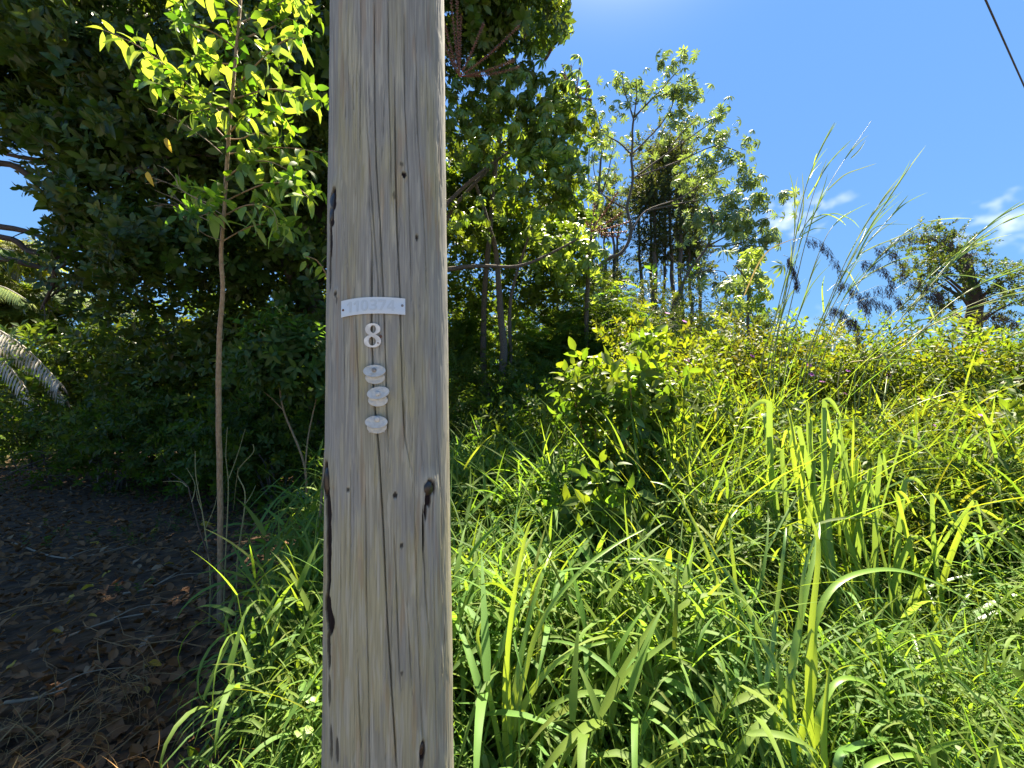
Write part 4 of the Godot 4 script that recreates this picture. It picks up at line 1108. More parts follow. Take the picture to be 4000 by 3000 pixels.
func build_far() -> void:
	# a far belt of trees that closes the view on the left and middle
	var xs := []; var cs := []
	var m := bough(5, .9, 14, .8, .30, .17, M.foliage, .9, .9, .4, 2)
	for i in 1500:
		var px := rf(-900, 2950)
		var d := rf(15, 34)
		var top := 3.2 + 1.6 * nz.get_noise_1d(px * .35) + (2.0 if px > 500 else 0.0) + (1.5 if d > 24 else 0.0)
		var y := rf(0, 1)
		if px < 260 and d < 24 and R.randf() < .6: continue
		xs.append(Transform3D(frame(Vector3(rf(-1, 1), rf(0, 1.4), rf(-.4, 1)), rf(0, TAU)).scaled(Vector3.ONE * rf(.7, 1.2)), at(px, 1570, d) * Vector3(1, 0, 1) + Vector3(0, top * y, 0)))
		cs.append(shade(Color(.10, .16, .03), .4, .2))
	tag(many("woodland", m, xs, cs), "mass of mixed green woodland closing the view far behind", "woodland")
	# pale spreading trees at the far left
	var fine := MB.new()
	for i in 6: pinnate(fine, Transform3D(Basis(Vector3.UP, TAU * i / 6.0) * Basis(Vector3(0, 0, 1), rf(.0, .5)), Vector3.ZERO), 10, .7, .16, .06, .5)
	var fm := fine.mesh(M.foliage)
	var n := 0
	for c in [[60, 1010, 1.0, "flat-topped feathery tree with yellowish crown beyond the shaded clearing"], [190, 1180, .8, "lower feathery green tree next to the flat-topped one"]]:
		var d := 19.0 + n
		var top := at(c[0], c[1], d)
		var f := top * Vector3(1, 0, 1)
		var t := thing("feathery_tree", c[3], "tree", f)
		limb(t, "trunk", PackedVector3Array([f, f.lerp(top, .5) + Vector3(.2, 0, 0), top + Vector3(0, -.4, 0)]), .16, .06, M.bark_pale, 8, 5)
		var blobs := []
		for k in 9:
			var e: Vector3 = top + Vector3(rf(-2.6, 2.6), rf(-2.0, .5), rf(-1.6, 1.6)) * c[2]
			limb(t, "branch", PackedVector3Array([top + Vector3(0, -1.6, 0), top.lerp(e, .6) + Vector3(0, -.5, 0), e]), .06, .015, M.bark_pale, 5, 4)
			blobs.append([e, Vector3(1.2, .35, 1.0), 46])
		crown(t, blobs, fm, Color(.20, .235, .05) if n == 0 else Color(.14, .21, .04), .8, 1.2, "crown", .1, 1.2)
		n += 1
	# leaning palm with grey fronds
	var hub := at(-330, 1230, 7.8)
	var t := thing("palm", "low palm whose drooping pale grey fronds catch the sun at the clearing's edge", "palm", hub * Vector3(1, 0, 1))
	limb(t, "trunk", PackedVector3Array([hub * Vector3(1, 0, 1), hub * Vector3(1, .5, 1) + Vector3(.1, 0, 0), hub]), .13, .10, M.bark_pale, 10, 5)
	for c in [[260, 1560, .9], [240, 1500, .35], [150, 1590, .4], [-100, 1800, .4], [120, 1180, .3], [60, 980, -.2], [-200, 900, -.3]]:
		var tip := at(c[0], c[1], 7.4 + c[2])
		var ln := smooth_line(PackedVector3Array([hub, hub.lerp(tip, .35) + Vector3(0, .42, 0), hub.lerp(tip, .7) + Vector3(0, .40, 0), tip]), 5)
		var fr := part("frond", tube_mesh(ln, .02, .005, M.palm_dry, 5), t)
		var mb := MB.new()
		for i in 46:
			var u := .10 + .9 * i / 46.0
			for s in [-1.0, 1.0]:
				var h := heading(ln, u)
				var side := h.cross(Vector3.UP).normalized()
				var dir: Vector3 = (h * .55 + side * s * .8 + Vector3(0, -.55, 0) + Vector3(rf(-.06, .06), rf(-.06, .06), 0)).normalized()
				leaf(mb, Transform3D(leaf_frame(dir), along(ln, u)), .52 * (1.1 - u * .6), .036, .5, .35, 3, .6)
		part("leaflets", mb.mesh(M.palm_dry if c[1] > 1300 else M.blade_pale), fr).set_meta("kind", "stuff")

func build_broad_shrub() -> void:
	# the leafy shrub in front of the hedge: every leaf is a part
	var ms := []
	for i in 5: ms.append(leaf_mesh(.135, rf(.060, .072), rf(.3, .9), rf(.15, .3), M.shrub_leaf, 5, .68, .02))
	var mats := [M.shrub_leaf, M.shrub_leaf, M.shrub_leaf_dark, M.shrub_leaf_young]
	var filler := sprig(7, .2, .12, .058, M.foliage, 1.0, .7, .6, 4, true)
	var c := func(a: Array) -> Array:                    # from a zoomed view of it
		var r := []
		for q in a: r.append([2200 + q[0] * .5124, 1250 + q[1] * .5124])
		return r
	var plants := [
		["broad-leaved shrub with tall arching stems and downy yellow-green leaves before the hedge", [
			[[470, 1700], [490, 860], [540, 560], [620, 330], [730, 130]], [[300, 1700], [250, 900], [240, 500], [230, 290]], [[360, 1700], [330, 1000], [380, 640], [430, 470]],
			[[250, 1700], [180, 1000], [110, 700], [60, 500]], [[560, 1700], [640, 1050], [680, 800], [760, 560]], [[420, 1700], [440, 1100], [520, 700], [500, 400]], [[330, 1700], [300, 1100], [200, 700], [130, 440]], [[600, 1700], [700, 1000], [780, 700], [800, 500]], [[500, 1700], [560, 900], [640, 500], [700, 280]]], 3.2, 290],
		["smaller broad-leaved shrub sprouting low in front of the taller one", [[[300, 1900], [280, 1500], [260, 1250]], [[330, 1900], [330, 1600], [360, 1400]], [[220, 1900], [210, 1650], [180, 1500]], [[380, 1900], [360, 1700], [330, 1540]]], 2.6, 70],
	]
	for s in plants:
		var n := 0
		var t: Node3D = null
		for b in s[1]:
			var p := line_px(c.call(b), s[2], rf(-.35, .25))
			var f := p[0]; f.y = 0
			if t == null: t = thing("broad_leaved_shrub", s[0], "shrub", f)
			p.insert(0, t.position.lerp(f, .5))
			var q := limb(t, "stem", p, .008, .003, M.bark_young, 6, 5)
			n += leafy(t, q, .042, ms, mats, 1.05, .75, .40 if s[3] > 100 else .5, true, .45, int(s[3]) / s[1].size())
			var fx := []; var fc := []
			for k in 16:
				var u := rf(.35, .98)
				fx.append(Transform3D(frame(Vector3(rf(-1, 1), rf(0, 1), rf(-1, 1)), rf(0, TAU)).scaled(Vector3.ONE * rf(.8, 1.2)), along(q, u)))
				fc.append(shade(Color(.135, .23, .035), .2, .2))
			many("foliage", filler, fx, fc, t)
			for k in 5: part("leaf", ms[k], t, Transform3D(leaf_frame(Vector3(cos(k * 1.3), .5, sin(k * 1.3)), Vector3(0, 1, .4)).scaled(Vector3.ONE * rf(.4, .7)), q[q.size() - 1]), M.shrub_leaf_young)

func mat_pick(a: Array) -> Material: return a[R.randi() % a.size()]

func build_palm_grass() -> void:
	# wide pleated blades, bent over at their tips; base, bend and tip in pixels of the photograph
	var clumps := [
		["clump of wide upright palm-grass blades with folded-over tips", 2.62, [3300, 2330], [
			[3005, 1570, 2930, 1600], [3075, 1595, 3090, 1680], [3148, 1567, 3160, 1630], [3160, 1626, 3155, 1700], [3220, 1561, 3270, 1600], [3217, 1592, 3240, 1660], [3271, 1637, 3265, 1760],
			[3334, 1625, 3330, 1700], [3268, 1674, 3280, 1760], [3119, 1668, 3090, 1720], [3081, 1675, 3060, 1720], [3524, 1700, 3640, 1800], [3439, 1770, 3460, 1850], [3239, 1790, 3225, 1870], [3201, 1700, 3240, 1730], [3347, 1790, 3340, 1880],
			[3401, 1826, 3390, 1900], [2992, 1640, 2975, 1600], [3130, 1740, 3110, 1800], [3180, 1800, 3160, 1880], [3300, 1750, 3310, 1850], [3050, 1760, 3000, 1790], [3380, 1880, 3420, 1960], [3290, 1830, 3300, 1900]]],
		["clump of wide arching palm-grass blades leaning over the low grass", 2.42, [3560, 2600], [
			[3534, 1880, 3600, 1880], [3638, 1928, 3700, 2010], [3802, 1953, 3830, 2060], [3394, 1890, 3330, 1900], [3500, 1920, 3560, 1990], [3700, 2040, 3760, 2110], [3780, 2010, 3880, 2000], [3560, 2100, 3640, 2140], [3900, 2060, 3990, 1980], [3840, 2160, 3900, 2240], [3480, 2060, 3440, 2120], [3620, 2180, 3700, 2190], [3760, 2200, 3800, 2300]]],
	]
	for c in clumps:
		var d: float = c[1]
		var t := thing("palm_grass", c[0], "grass clump", gnd(c[2][0], c[2][1]) if false else at(c[2][0], 1570, d) * Vector3(1, 0, 1))
		for b in c[3]:
			var f := t.position + Vector3(rf(-.22, .22) + (b[0] - c[2][0]) / F * d * .35, 0, rf(-.18, .18))
			var dd := d + rf(-.18, .18)
			var bend := at(b[0], b[1], dd); var tip := at(b[2] + (b[2] - b[0]) * .4, b[3] + 30, dd + rf(.0, .16))
			var ln := PackedVector3Array()
			for i in 9: ln.append(f.lerp(bend, i / 9.0) + Vector3(0, 0, -.05 * sin(PI * i / 9.0)))
			for i in 7:
				var u := i / 6.0
				var k := bend.lerp(tip, u)
				ln.append(k + Vector3(0, .035 * sin(PI * clampf(u * 1.2, 0, 1)) , 0))
			part("blade", ribbon(ln, rf(.034, .050), Vector3(rf(-.7, .7), 0, 1).normalized(), M.blade, .35, .35, .45), t, Transform3D(), mat_pick([M.blade, M.blade, M.blade, M.blade_young]))
		for i in 16:
			var az := rf(0, TAU)
			var mb := MB.new()
			blade(mb, Transform3D(Basis(Vector3.UP, az), Vector3.ZERO), rf(.7, 1.1), rf(.04, .06), rf(1.0, 1.4), rf(.6, 2.2), 10, .3)
			part("blade", mb.mesh(M.blade), t, Transform3D(Basis(), t.position + Vector3(cos(az), 0, sin(az)) * .12))

func build_front_grass() -> void:
	# the long single blades in the foreground: [width mm, [px, py, depth] ...]
	var tufts := [
		["tuft of long stiff grass blades fanning out beside the pole foot", [
			[20, [2660, 0, 0]]], [1960, 3080, 1.5], [
			[17, [1975, 2700], [2000, 2400], [2045, 2130], [2085, 2010]], [16, [2005, 2750], [2060, 2450], [2120, 2240], [2155, 2150]], [15, [2020, 2760], [2110, 2440], [2260, 2240], [2400, 2130], [2520, 2065]],
			[18, [2010, 2850], [2120, 2640], [2260, 2540], [2420, 2495]], [15, [1930, 2800], [1900, 2660], [1880, 2560], [1850, 2545], [1820, 2600]], [14, [1925, 2780], [1890, 2600], [1865, 2480], [1905, 2400]], [17, [2030, 2900], [2110, 2860], [2200, 2850], [2280, 2880]],
			[13, [1985, 2680], [1990, 2450], [2020, 2260], [2060, 2160]], [16, [1890, 2960], [1850, 2890], [1790, 2880], [1720, 2885]]]],
		["tuft of tall narrow grass blades with one bowing far to the side", [], [3130, 3080, 1.5], [
			[18, [3090, 2700], [3140, 2350], [3190, 2130], [3200, 2040]], [18, [3170, 2700], [3180, 2450], [3260, 2290], [3400, 2230], [3560, 2240], [3760, 2330], [3900, 2420]], [15, [3060, 2700], [2980, 2500], [2880, 2300], [2800, 2180], [2740, 2080]], [16, [3160, 2750], [3170, 2450], [3195, 2200], [3190, 2090], [3140, 1960]],
			[15, [3080, 2720], [3120, 2500], [3140, 2240], [3200, 2060]], [16, [3190, 2860], [3230, 2720], [3300, 2650], [3420, 2690], [3530, 2830], [3560, 2960]], [14, [3010, 2800], [2940, 2500], [2870, 2330]], [15, [3010, 2760], [2960, 2710], [2990, 2720], [2950, 2800]],
			[14, [3000, 2780], [3020, 2500], [3060, 2160], [3070, 2060]]]],
		["low tuft with a bright blade arched along the verge bottom", [], [3250, 3160, 1.38], [
			[17, [3270, 2990], [3330, 2920], [3450, 2890], [3600, 2900], [3800, 2990]], [15, [3220, 2960], [3225, 2760], [3240, 2600]], [15, [3350, 3040], [3480, 2960], [3640, 2960], [3820, 3040]], [14, [3180, 3000], [3120, 2900], [3060, 2860], [2990, 2940]]]],
		["pair of bowed grass blades crossing before the broad-leaved shrub", [], [2880, 2900, 1.75], [
			[15, [2850, 2500], [2800, 2280], [2720, 2060], [2620, 1910], [2540, 1880]], [14, [2860, 2550], [2740, 2300], [2620, 2200], [2480, 2180], [2420, 2190]], [13, [2880, 2500], [2870, 2250], [2850, 2050], [2880, 1990]]]],
	]
	for s in tufts:
		var a := at(s[2][0], s[2][1], s[2][2])
		var t := thing("grass_tuft", s[0], "grass tuft", a * Vector3(1, 0, 1))
		for b in s[3]:
			var px := []
			for i in range(1, b.size()): px.append(b[i])
			var p := line_px(px, s[2][2], rf(.0, .35))
			p.insert(0, t.position + Vector3(rf(-.05, .05), -.02, rf(-.05, .05)))
			part("blade", ribbon(smooth_line(p, 5), b[0] * .001 * 1.55, (EYE - p[1]).normalized() + Vector3(rf(-.4, .4), .5, 0), M.blade, .3, .55, .5), t, Transform3D(), mat_pick([M.blade_young, M.blade_young, M.blade]))

func build_canes() -> void:
	# tall seeding grass on the right
	var z := func(a: Array) -> Array:
		var r := []
		for q in a: r.append([2900 + q[0] * .663, 400 + q[1] * .663])
		return r
	var spec := [
		["tall seeding grass clump whose highest stems rise over the umbrella trees", 4.3, [3010, 1570], [
			["stem", [140, 1659], [230, 1200], [300, 900], [350, 760], [420, 660]], ["stem", [240, 1659], [380, 1100], [480, 820], [560, 700], [640, 640]], ["stem", [160, 1659], [300, 1000], [400, 600], [470, 420], [560, 300]],
			["stem", [180, 1659], [260, 1100], [330, 700], [380, 480], [450, 300], [545, 120]], ["stem", [210, 1659], [330, 1000], [430, 640], [520, 470], [600, 340], [760, 110]], ["stem", [100, 1659], [200, 1250], [290, 880], [310, 700], [306, 530]],
			["blade", [330, 760], [360, 600], [352, 410]], ["blade", [390, 450], [420, 400], [470, 350]], ["blade", [420, 380], [430, 330], [440, 300]], ["blade", [500, 520], [600, 430], [700, 390], [790, 360]], ["blade", [640, 330], [690, 280], [725, 225]], ["blade", [370, 740], [450, 690], [540, 655], [640, 690], [690, 740]], ["blade", [340, 790], [420, 745], [500, 742]], ["blade", [400, 690], [490, 660], [570, 690], [610, 725]], ["blade", [380, 570], [430, 490], [460, 430]],
			["dry_blade", [10, 1140], [90, 960], [160, 870], [260, 820], [330, 800]], ["plume", [300, 820], [380, 790], [450, 810], [510, 860], [570, 960], [580, 1020]], ["plume", [240, 900], [280, 920], [310, 990], [320, 1060]]]],
		["seeding grass clump bearing dark drooping plumes at middle height", 4.2, [3180, 1570], [
			["stem", [360, 1659], [540, 1100], [680, 800], [780, 640], [860, 520]], ["stem", [440, 1659], [640, 1150], [820, 900], [1000, 740], [1150, 690]],
			["stem", [380, 1659], [520, 1180], [640, 930], [760, 720], [840, 600], [910, 490]], ["stem", [330, 1659], [560, 1150], [700, 880], [860, 690], [955, 570]], ["stem", [420, 1659], [560, 1230], [680, 1060], [900, 930]],
			["blade", [670, 920], [760, 760], [850, 720], [990, 720]], ["blade", [560, 1000], [620, 1000], [660, 1060], [690, 1120]], ["blade", [700, 890], [800, 840], [960, 780], [1140, 700]], ["blade", [480, 1240], [470, 1100], [485, 1020]], ["blade", [620, 960], [690, 830], [730, 740]],
			["plume", [720, 880], [850, 820], [980, 770], [1100, 765], [1200, 790], [1290, 840], [1370, 890]], ["plume", [690, 900], [780, 850], [850, 840], [900, 880], [935, 950], [955, 1005]], ["plume", [640, 950], [720, 930], [800, 945], [860, 1000], [895, 1070]], ["plume", [500, 1110], [570, 1060], [640, 1080], [700, 1140], [740, 1220]], ["plume", [560, 1180], [700, 1120], [820, 1080], [900, 1130], [940, 1180]], ["plume", [470, 1230], [540, 1200], [600, 1230], [640, 1300]], ["plume", [540, 1330], [630, 1270], [670, 1290], [690, 1420]], ["plume", [600, 1200], [720, 1160], [800, 1150], [880, 1200]]]],
		["seeding grass clump leaning right with a long straw stem", 4.0, [3350, 1570], [
			["stem", [760, 1659], [980, 1250], [1200, 980], [1420, 780], [1600, 680]], ["stem", [860, 1659], [1100, 1300], [1350, 1100], [1560, 1010], [1720, 960]],
			["stem", [700, 1659], [900, 1320], [1100, 1080], [1300, 860], [1480, 700], [1659, 590]], ["stem", [660, 1659], [820, 1330], [960, 1180], [1100, 1030], [1280, 880], [1400, 830]], ["dry_stem", [560, 1659], [800, 1500], [1100, 1320], [1400, 1190], [1659, 1110]], ["stem", [800, 1659], [1000, 1400], [1200, 1260], [1500, 1130], [1659, 1090]],
			["blade", [1050, 1140], [1150, 1030], [1300, 1020], [1440, 1050], [1590, 1120]], ["blade", [780, 1400], [860, 1530], [890, 1600]], ["blade", [1100, 1200], [1130, 1280], [1150, 1360]], ["blade", [900, 1380], [1060, 1280], [1260, 1290], [1420, 1330]], ["blade", [1350, 830], [1440, 790], [1500, 750]],
			["plume", [900, 1100], [1010, 1040], [1090, 1060], [1140, 1100], [1170, 1130]], ["plume", [1300, 1260], [1420, 1230], [1540, 1240], [1620, 1290]]]],
	]
	var grain := MB.new()
	for i in 5:
		var o := Vector3(sin(i * 2.1) * .006, -.010 * i - .004, cos(i * 2.1) * .006)
		tube(grain, PackedVector3Array([o, o + Vector3(.001, -.006, 0), o + Vector3(0, -.013, .001)]), .0012, .0016, 4)
	tube(grain, PackedVector3Array([Vector3.ZERO, Vector3(0, -.03, 0), Vector3(0, -.06, 0)]), .0006, .0004, 3)
	var gm := grain.mesh(M.dry)
	for s in spec:
		var d: float = s[1]
		var f := at(s[2][0], 1570, d) * Vector3(1, 0, 1)
		var t := thing("cane_grass", s[0], "tall grass", f)
		for e in s[3]:
			var px: Array = z.call(e.slice(1))
			var p := line_px(px, d, rf(-.3, .3))
			if e[0] == "stem" or e[0] == "dry_stem":
				p.insert(0, f + Vector3(rf(-.15, .15), 0, rf(-.15, .15)))
				var sp := smooth_line(p, 6)
				part("stem", tube_mesh(sp, .0058, .0018, M.cane_stem if e[0] == "stem" else M.cane_stem_dry, 5), t)
				for k in 7:                              # sheathed leaves hugging the stem
					var u := rf(.3, .92)
					var a := along(sp, u); var h := heading(sp, u)
					var l := rf(.3, .55)
					var q := PackedVector3Array()
					var sway := Vector3(rf(-.12, .3), 0, rf(-.2, .2))
					for i in 7: q.append(a + h * l * i / 6.0 + (sway + Vector3(0, -.12, 0)) * l * pow(i / 6.0, 2))
					part("blade", ribbon(q, .013, (EYE - a).normalized(), M.blade, .35, .6, .6), t, Transform3D(), mat_pick([M.blade, M.blade_pale, M.blade]))
			elif e[0] == "plume":
				var sp := smooth_line(p, 6)
				var pl := part("plume", tube_mesh(sp, .0022, .0007, M.cane_stem, 4), t)
				var xs := []; var cs := []
				for i in 80:
					var u := rf(.2, 1.0)
					var k := rf(.9, 1.7)
					var a := along(sp, u) + Vector3(rf(-.02, .02), -absf(R.randfn()) * .035, rf(-.02, .02))
					xs.append(Transform3D(frame(Vector3(rf(-.3, .3), 1, rf(-.3, .3)), rf(0, TAU)).scaled(Vector3.ONE * k), a))
					cs.append(shade(Color(.05, .032, .034), .35))
				many("spikelet", gm, xs, cs, pl)
			else:
				part("blade", ribbon(smooth_line(p, 5), .016, (EYE - p[0]).normalized() + Vector3(0, .4, 0), M.blade, .3, .6, .6), t, Transform3D(), M.straw_blade if e[0] == "dry_blade" else mat_pick([M.blade, M.blade_young, M.blade_pale]))
		for i in 44:                                     # leaves about the foot
			var az := rf(0, TAU)
			var mb := MB.new()
			blade(mb, Transform3D(Basis(Vector3.UP, az), Vector3.ZERO), rf(1.3, 2.4), rf(.014, .024), rf(1.15, 1.5), rf(.4, 2.0), 12, .3, rf(-.5, .5), 1.6)
			part("blade", mb.mesh(M.blade), t, Transform3D(Basis(), f + Vector3(cos(az), 0, sin(az)) * rf(.05, .25)), mat_pick([M.blade, M.blade_young, M.blade, M.straw_blade if i % 4 == 0 else M.blade]))

func grass_edge(d: float) -> float: return -1.02 - .36 * (d - 1.5) + .25 * nz.get_noise_1d(d * 130)

func build_ground_cover() -> void:
	var kinds := []
	for i in 3: kinds.append(tussock(5, .17, .36, .60, 6, .36, .031, M.grass))
	for i in 2: kinds.append(tussock(5, .16, .40, .62, 6, .32, .025, M.grass))
	for i in 2: kinds.append(tussock(6, .15, .42, .66, 5, .42, .014, M.grass))
	for i in 2: kinds.append(tussock(3, .10, .14, .24, 7, .75, .017, M.grass))
	for i in 2: kinds.append(bough(6, .20, 12, .34, .070, .050, M.foliage, 1.0, .72, .4, 4, true))
	var sets := []
	for i in 11: sets.append([[], []])
	for i in 2700:
		var d := 1.2 + 6.6 * pow(R.randf(), 1.35)
		var x := lerpf(grass_edge(d), d * 1.5 + .4, R.randf())
		var p := Vector3(x, 0, -d)
		if p.distance_to(Vector3(-.3, 0, -1.05)) < .26: continue
		if d < 1.55 and (absf(x + .04) < .16 or absf(x - 1.1) < .25): continue
		var left := clampf((-.2 - x) / 1.0, 0, 1)
		var hi := .80 + .17 * minf(d - 1.2, 4.0) + .45 * nz.get_noise_2d(x * 90, d * 90)
		if x > -.9 and d > 3.1 and d < 6.2: hi += .45
		if x / d > .5 and x / d < 1.22 and d > 1.6 and d < 3.0: hi *= .70 if d < 2.1 else .5
		elif d > 2.5 and d < 3.3 and x > .2: hi += .12
		if d < 1.6: hi *= .72
		hi *= lerpf(1.0, .95, left)
		var k := R.randi() % 11
		if x > 1.6 and k < 3: k += 2 + R.randi() % 4
		if k >= 9: hi *= .75
		elif k >= 7: hi = minf(hi, 1.25)
		var s := clampf(hi * rf(.85, 1.2), .4, 1.6)
		sets[k][0].append(Transform3D(frame(Vector3(rf(-.15, .15), 1, rf(-.10, .2)), rf(0, TAU)).scaled(Vector3(s, s, s)), p + Vector3(0, -.02 if k < 9 else rf(.0, .22) * s, 0)))
		sets[k][1].append(shade(Color(.165, .285, .058) if k < 9 else Color(.15, .275, .04), .18, .18))
	for i in 620:                                        # tall fine grass up the bank
		var d := rf(2.5, 5.4)
		var x := rf(.3, 1.45) * d
		if x < .9 and R.randf() < .5: continue
		if d < 3.0 and x / d > .5 and x / d < 1.22: continue      # the wide-bladed clumps stand free
		var k: int = [5, 6, 7, 8, 5, 6][R.randi() % 6]
		var s := rf(1.3, 1.9) * (1.0 + .4 * nz.get_noise_2d(x * 70, d * 70)) * clampf(.62 + .12 * d, 0, 1.15)
		sets[k][0].append(Transform3D(frame(Vector3(rf(-.1, .3), 1, rf(-.10, .3)), rf(0, TAU)).scaled(Vector3(s * .85, s, s * .85)), Vector3(x, -.02, -d)))
		sets[k][1].append(shade(Color(.17, .265, .05), .2, .25))
	for k in 11:
		var o := many("grass" if k < 9 else "ground_herbs", kinds[k], sets[k][0], sets[k][1])
		tag(o, "thick sunlit mass of green grass stalks filling the verge" if k < 9 else "low soft-leaved green herbs growing between the grass stalks", "grass" if k < 9 else "herbs")
	var lx := []; var lc := []
	for i in 420:
		var d := rf(9.5, 22)
		lx.append(Transform3D(Basis(Vector3.UP, rf(0, TAU)).scaled(Vector3(1.6, .45, 1.6)), Vector3(-d * rf(1.02, 1.5), 0, -d)))
		lc.append(shade(Color(.16, .25, .04), .2))
	tag(many("lawn", kinds[4], lx, lc), "sunlit short green lawn beyond the shaded clearing", "lawn")
	var herb := [sprig(12, .42, .062, .040, M.foliage, 1.0, .72, .4, 4, true)]
	# ground under the trees: fallen leaves, straw, twigs, seedlings
	var lf := MB.new(); leaf(lf, Transform3D(), .11, .06, .5, .5, 4, .8, .15)
	var lf2 := MB.new(); leaf(lf2, Transform3D(), .09, .055, -.9, .7, 4, .8, .1)
	var st := MB.new(); tube(st, PackedVector3Array([Vector3.ZERO, Vector3(.1, .012, .01), Vector3(.22, .0, .0)]), .0012, .0007, 3)
	var tw := MB.new(); tube(tw, PackedVector3Array([Vector3.ZERO, Vector3(.2, .03, .03), Vector3(.42, .02, -.02), Vector3(.6, .05, .02)]), .005, .002, 4)
	var xs := [[], [], [], [], []]; var cs := [[], [], [], [], []]
	for i in 9000:
		var d := 1.3 + 8.0 * pow(R.randf(), 1.4)
		var x := grass_edge(d) + .5 - (d * 1.4 + 1.0) * pow(R.randf(), .9)
		var k := 0 if i % 5 == 0 else 1 if i % 5 == 1 else 2 if i % 10 == 2 else 3 if i % 20 == 4 else i % 2
		var b := Basis(Vector3.UP, rf(0, TAU)) * Basis(Vector3(1, 0, 0), rf(-.5, .5)) * Basis(Vector3(0, 0, 1), rf(-.25, .3))
		var s := rf(.4, 1.0)
		xs[k].append(Transform3D(b.scaled(Vector3(s, s, s)), Vector3(x, rf(.005, .03), -d)))
		var v := R.randf()
		var c := Color(.22, .105, .038).lerp(Color(.085, .040, .013), v)
		if R.randf() < .03: c = Color(.26, .17, .09)
		if R.randf() < .012: c = Color(.38, .27, .04)
		cs[k].append(c if k < 2 else shade(Color(.22, .125, .05), .4))
	var names := ["fallen_leaves", "fallen_leaves", "straw", "fallen_twigs"]
	var labels := ["brown fallen leaves scattered over the bare shaded soil", "curled dry leaves lying over the bare shaded soil", "dry straw strewn over the bare shaded soil", "thin broken twigs lying over the bare shaded soil"]
	var ms := [lf, lf2, st, tw]
	for k in 4: tag(many(names[k], ms[k].mesh(M.dry), xs[k], cs[k]), labels[k], names[k].replace("_", " "))
	var sx := []; var sc := []
	for i in 900:
		var d := 3.2 + 5.0 * R.randf()
		var x := grass_edge(d) + .4 - d * 1.1 * R.randf()
		if nz.get_noise_2d(x * 40, d * 40) < .02: continue
		var s := rf(.35, .7)
		sx.append(Transform3D(frame(Vector3(rf(-.3, .3), 1, rf(-.3, .3)), rf(0, TAU)).scaled(Vector3(s, s * .5, s)), Vector3(x, 0, -d)))
		sc.append(shade(Color(.11, .2, .03), .2))
	tag(many("seedlings", herb[0], sx, sc), "small green seedlings creeping over the shaded ground", "seedlings")
	# dry grass along the near edge of the bare ground
	var dx := []; var dc := []
	var dry := stalk_of_grass(.22, 5, .22, .006).mesh(M.dry)
	for i in 700:
		var d := 1.25 + 1.2 * pow(R.randf(), 1.8)
		var x := -.55 - 2.6 * pow(R.randf(), 1.2)
		if x > -1.0 and d > 1.9: continue
		if nz.get_noise_2d(x * 60, d * 60) < .05 and d > 1.6: continue
		var s := rf(.4, 1.0)
		dx.append(Transform3D(frame(Vector3(rf(-.9, .9), 1, rf(-.6, .9)), rf(0, TAU)).scaled(Vector3(s, s * .8, s)), Vector3(x, 0, -d)))
		dc.append(shade(Color(.26, .165, .065), .35))
	tag(many("dry_grass", dry, dx, dc), "dry straw-coloured grass along the edge of the bare ground", "dry grass")

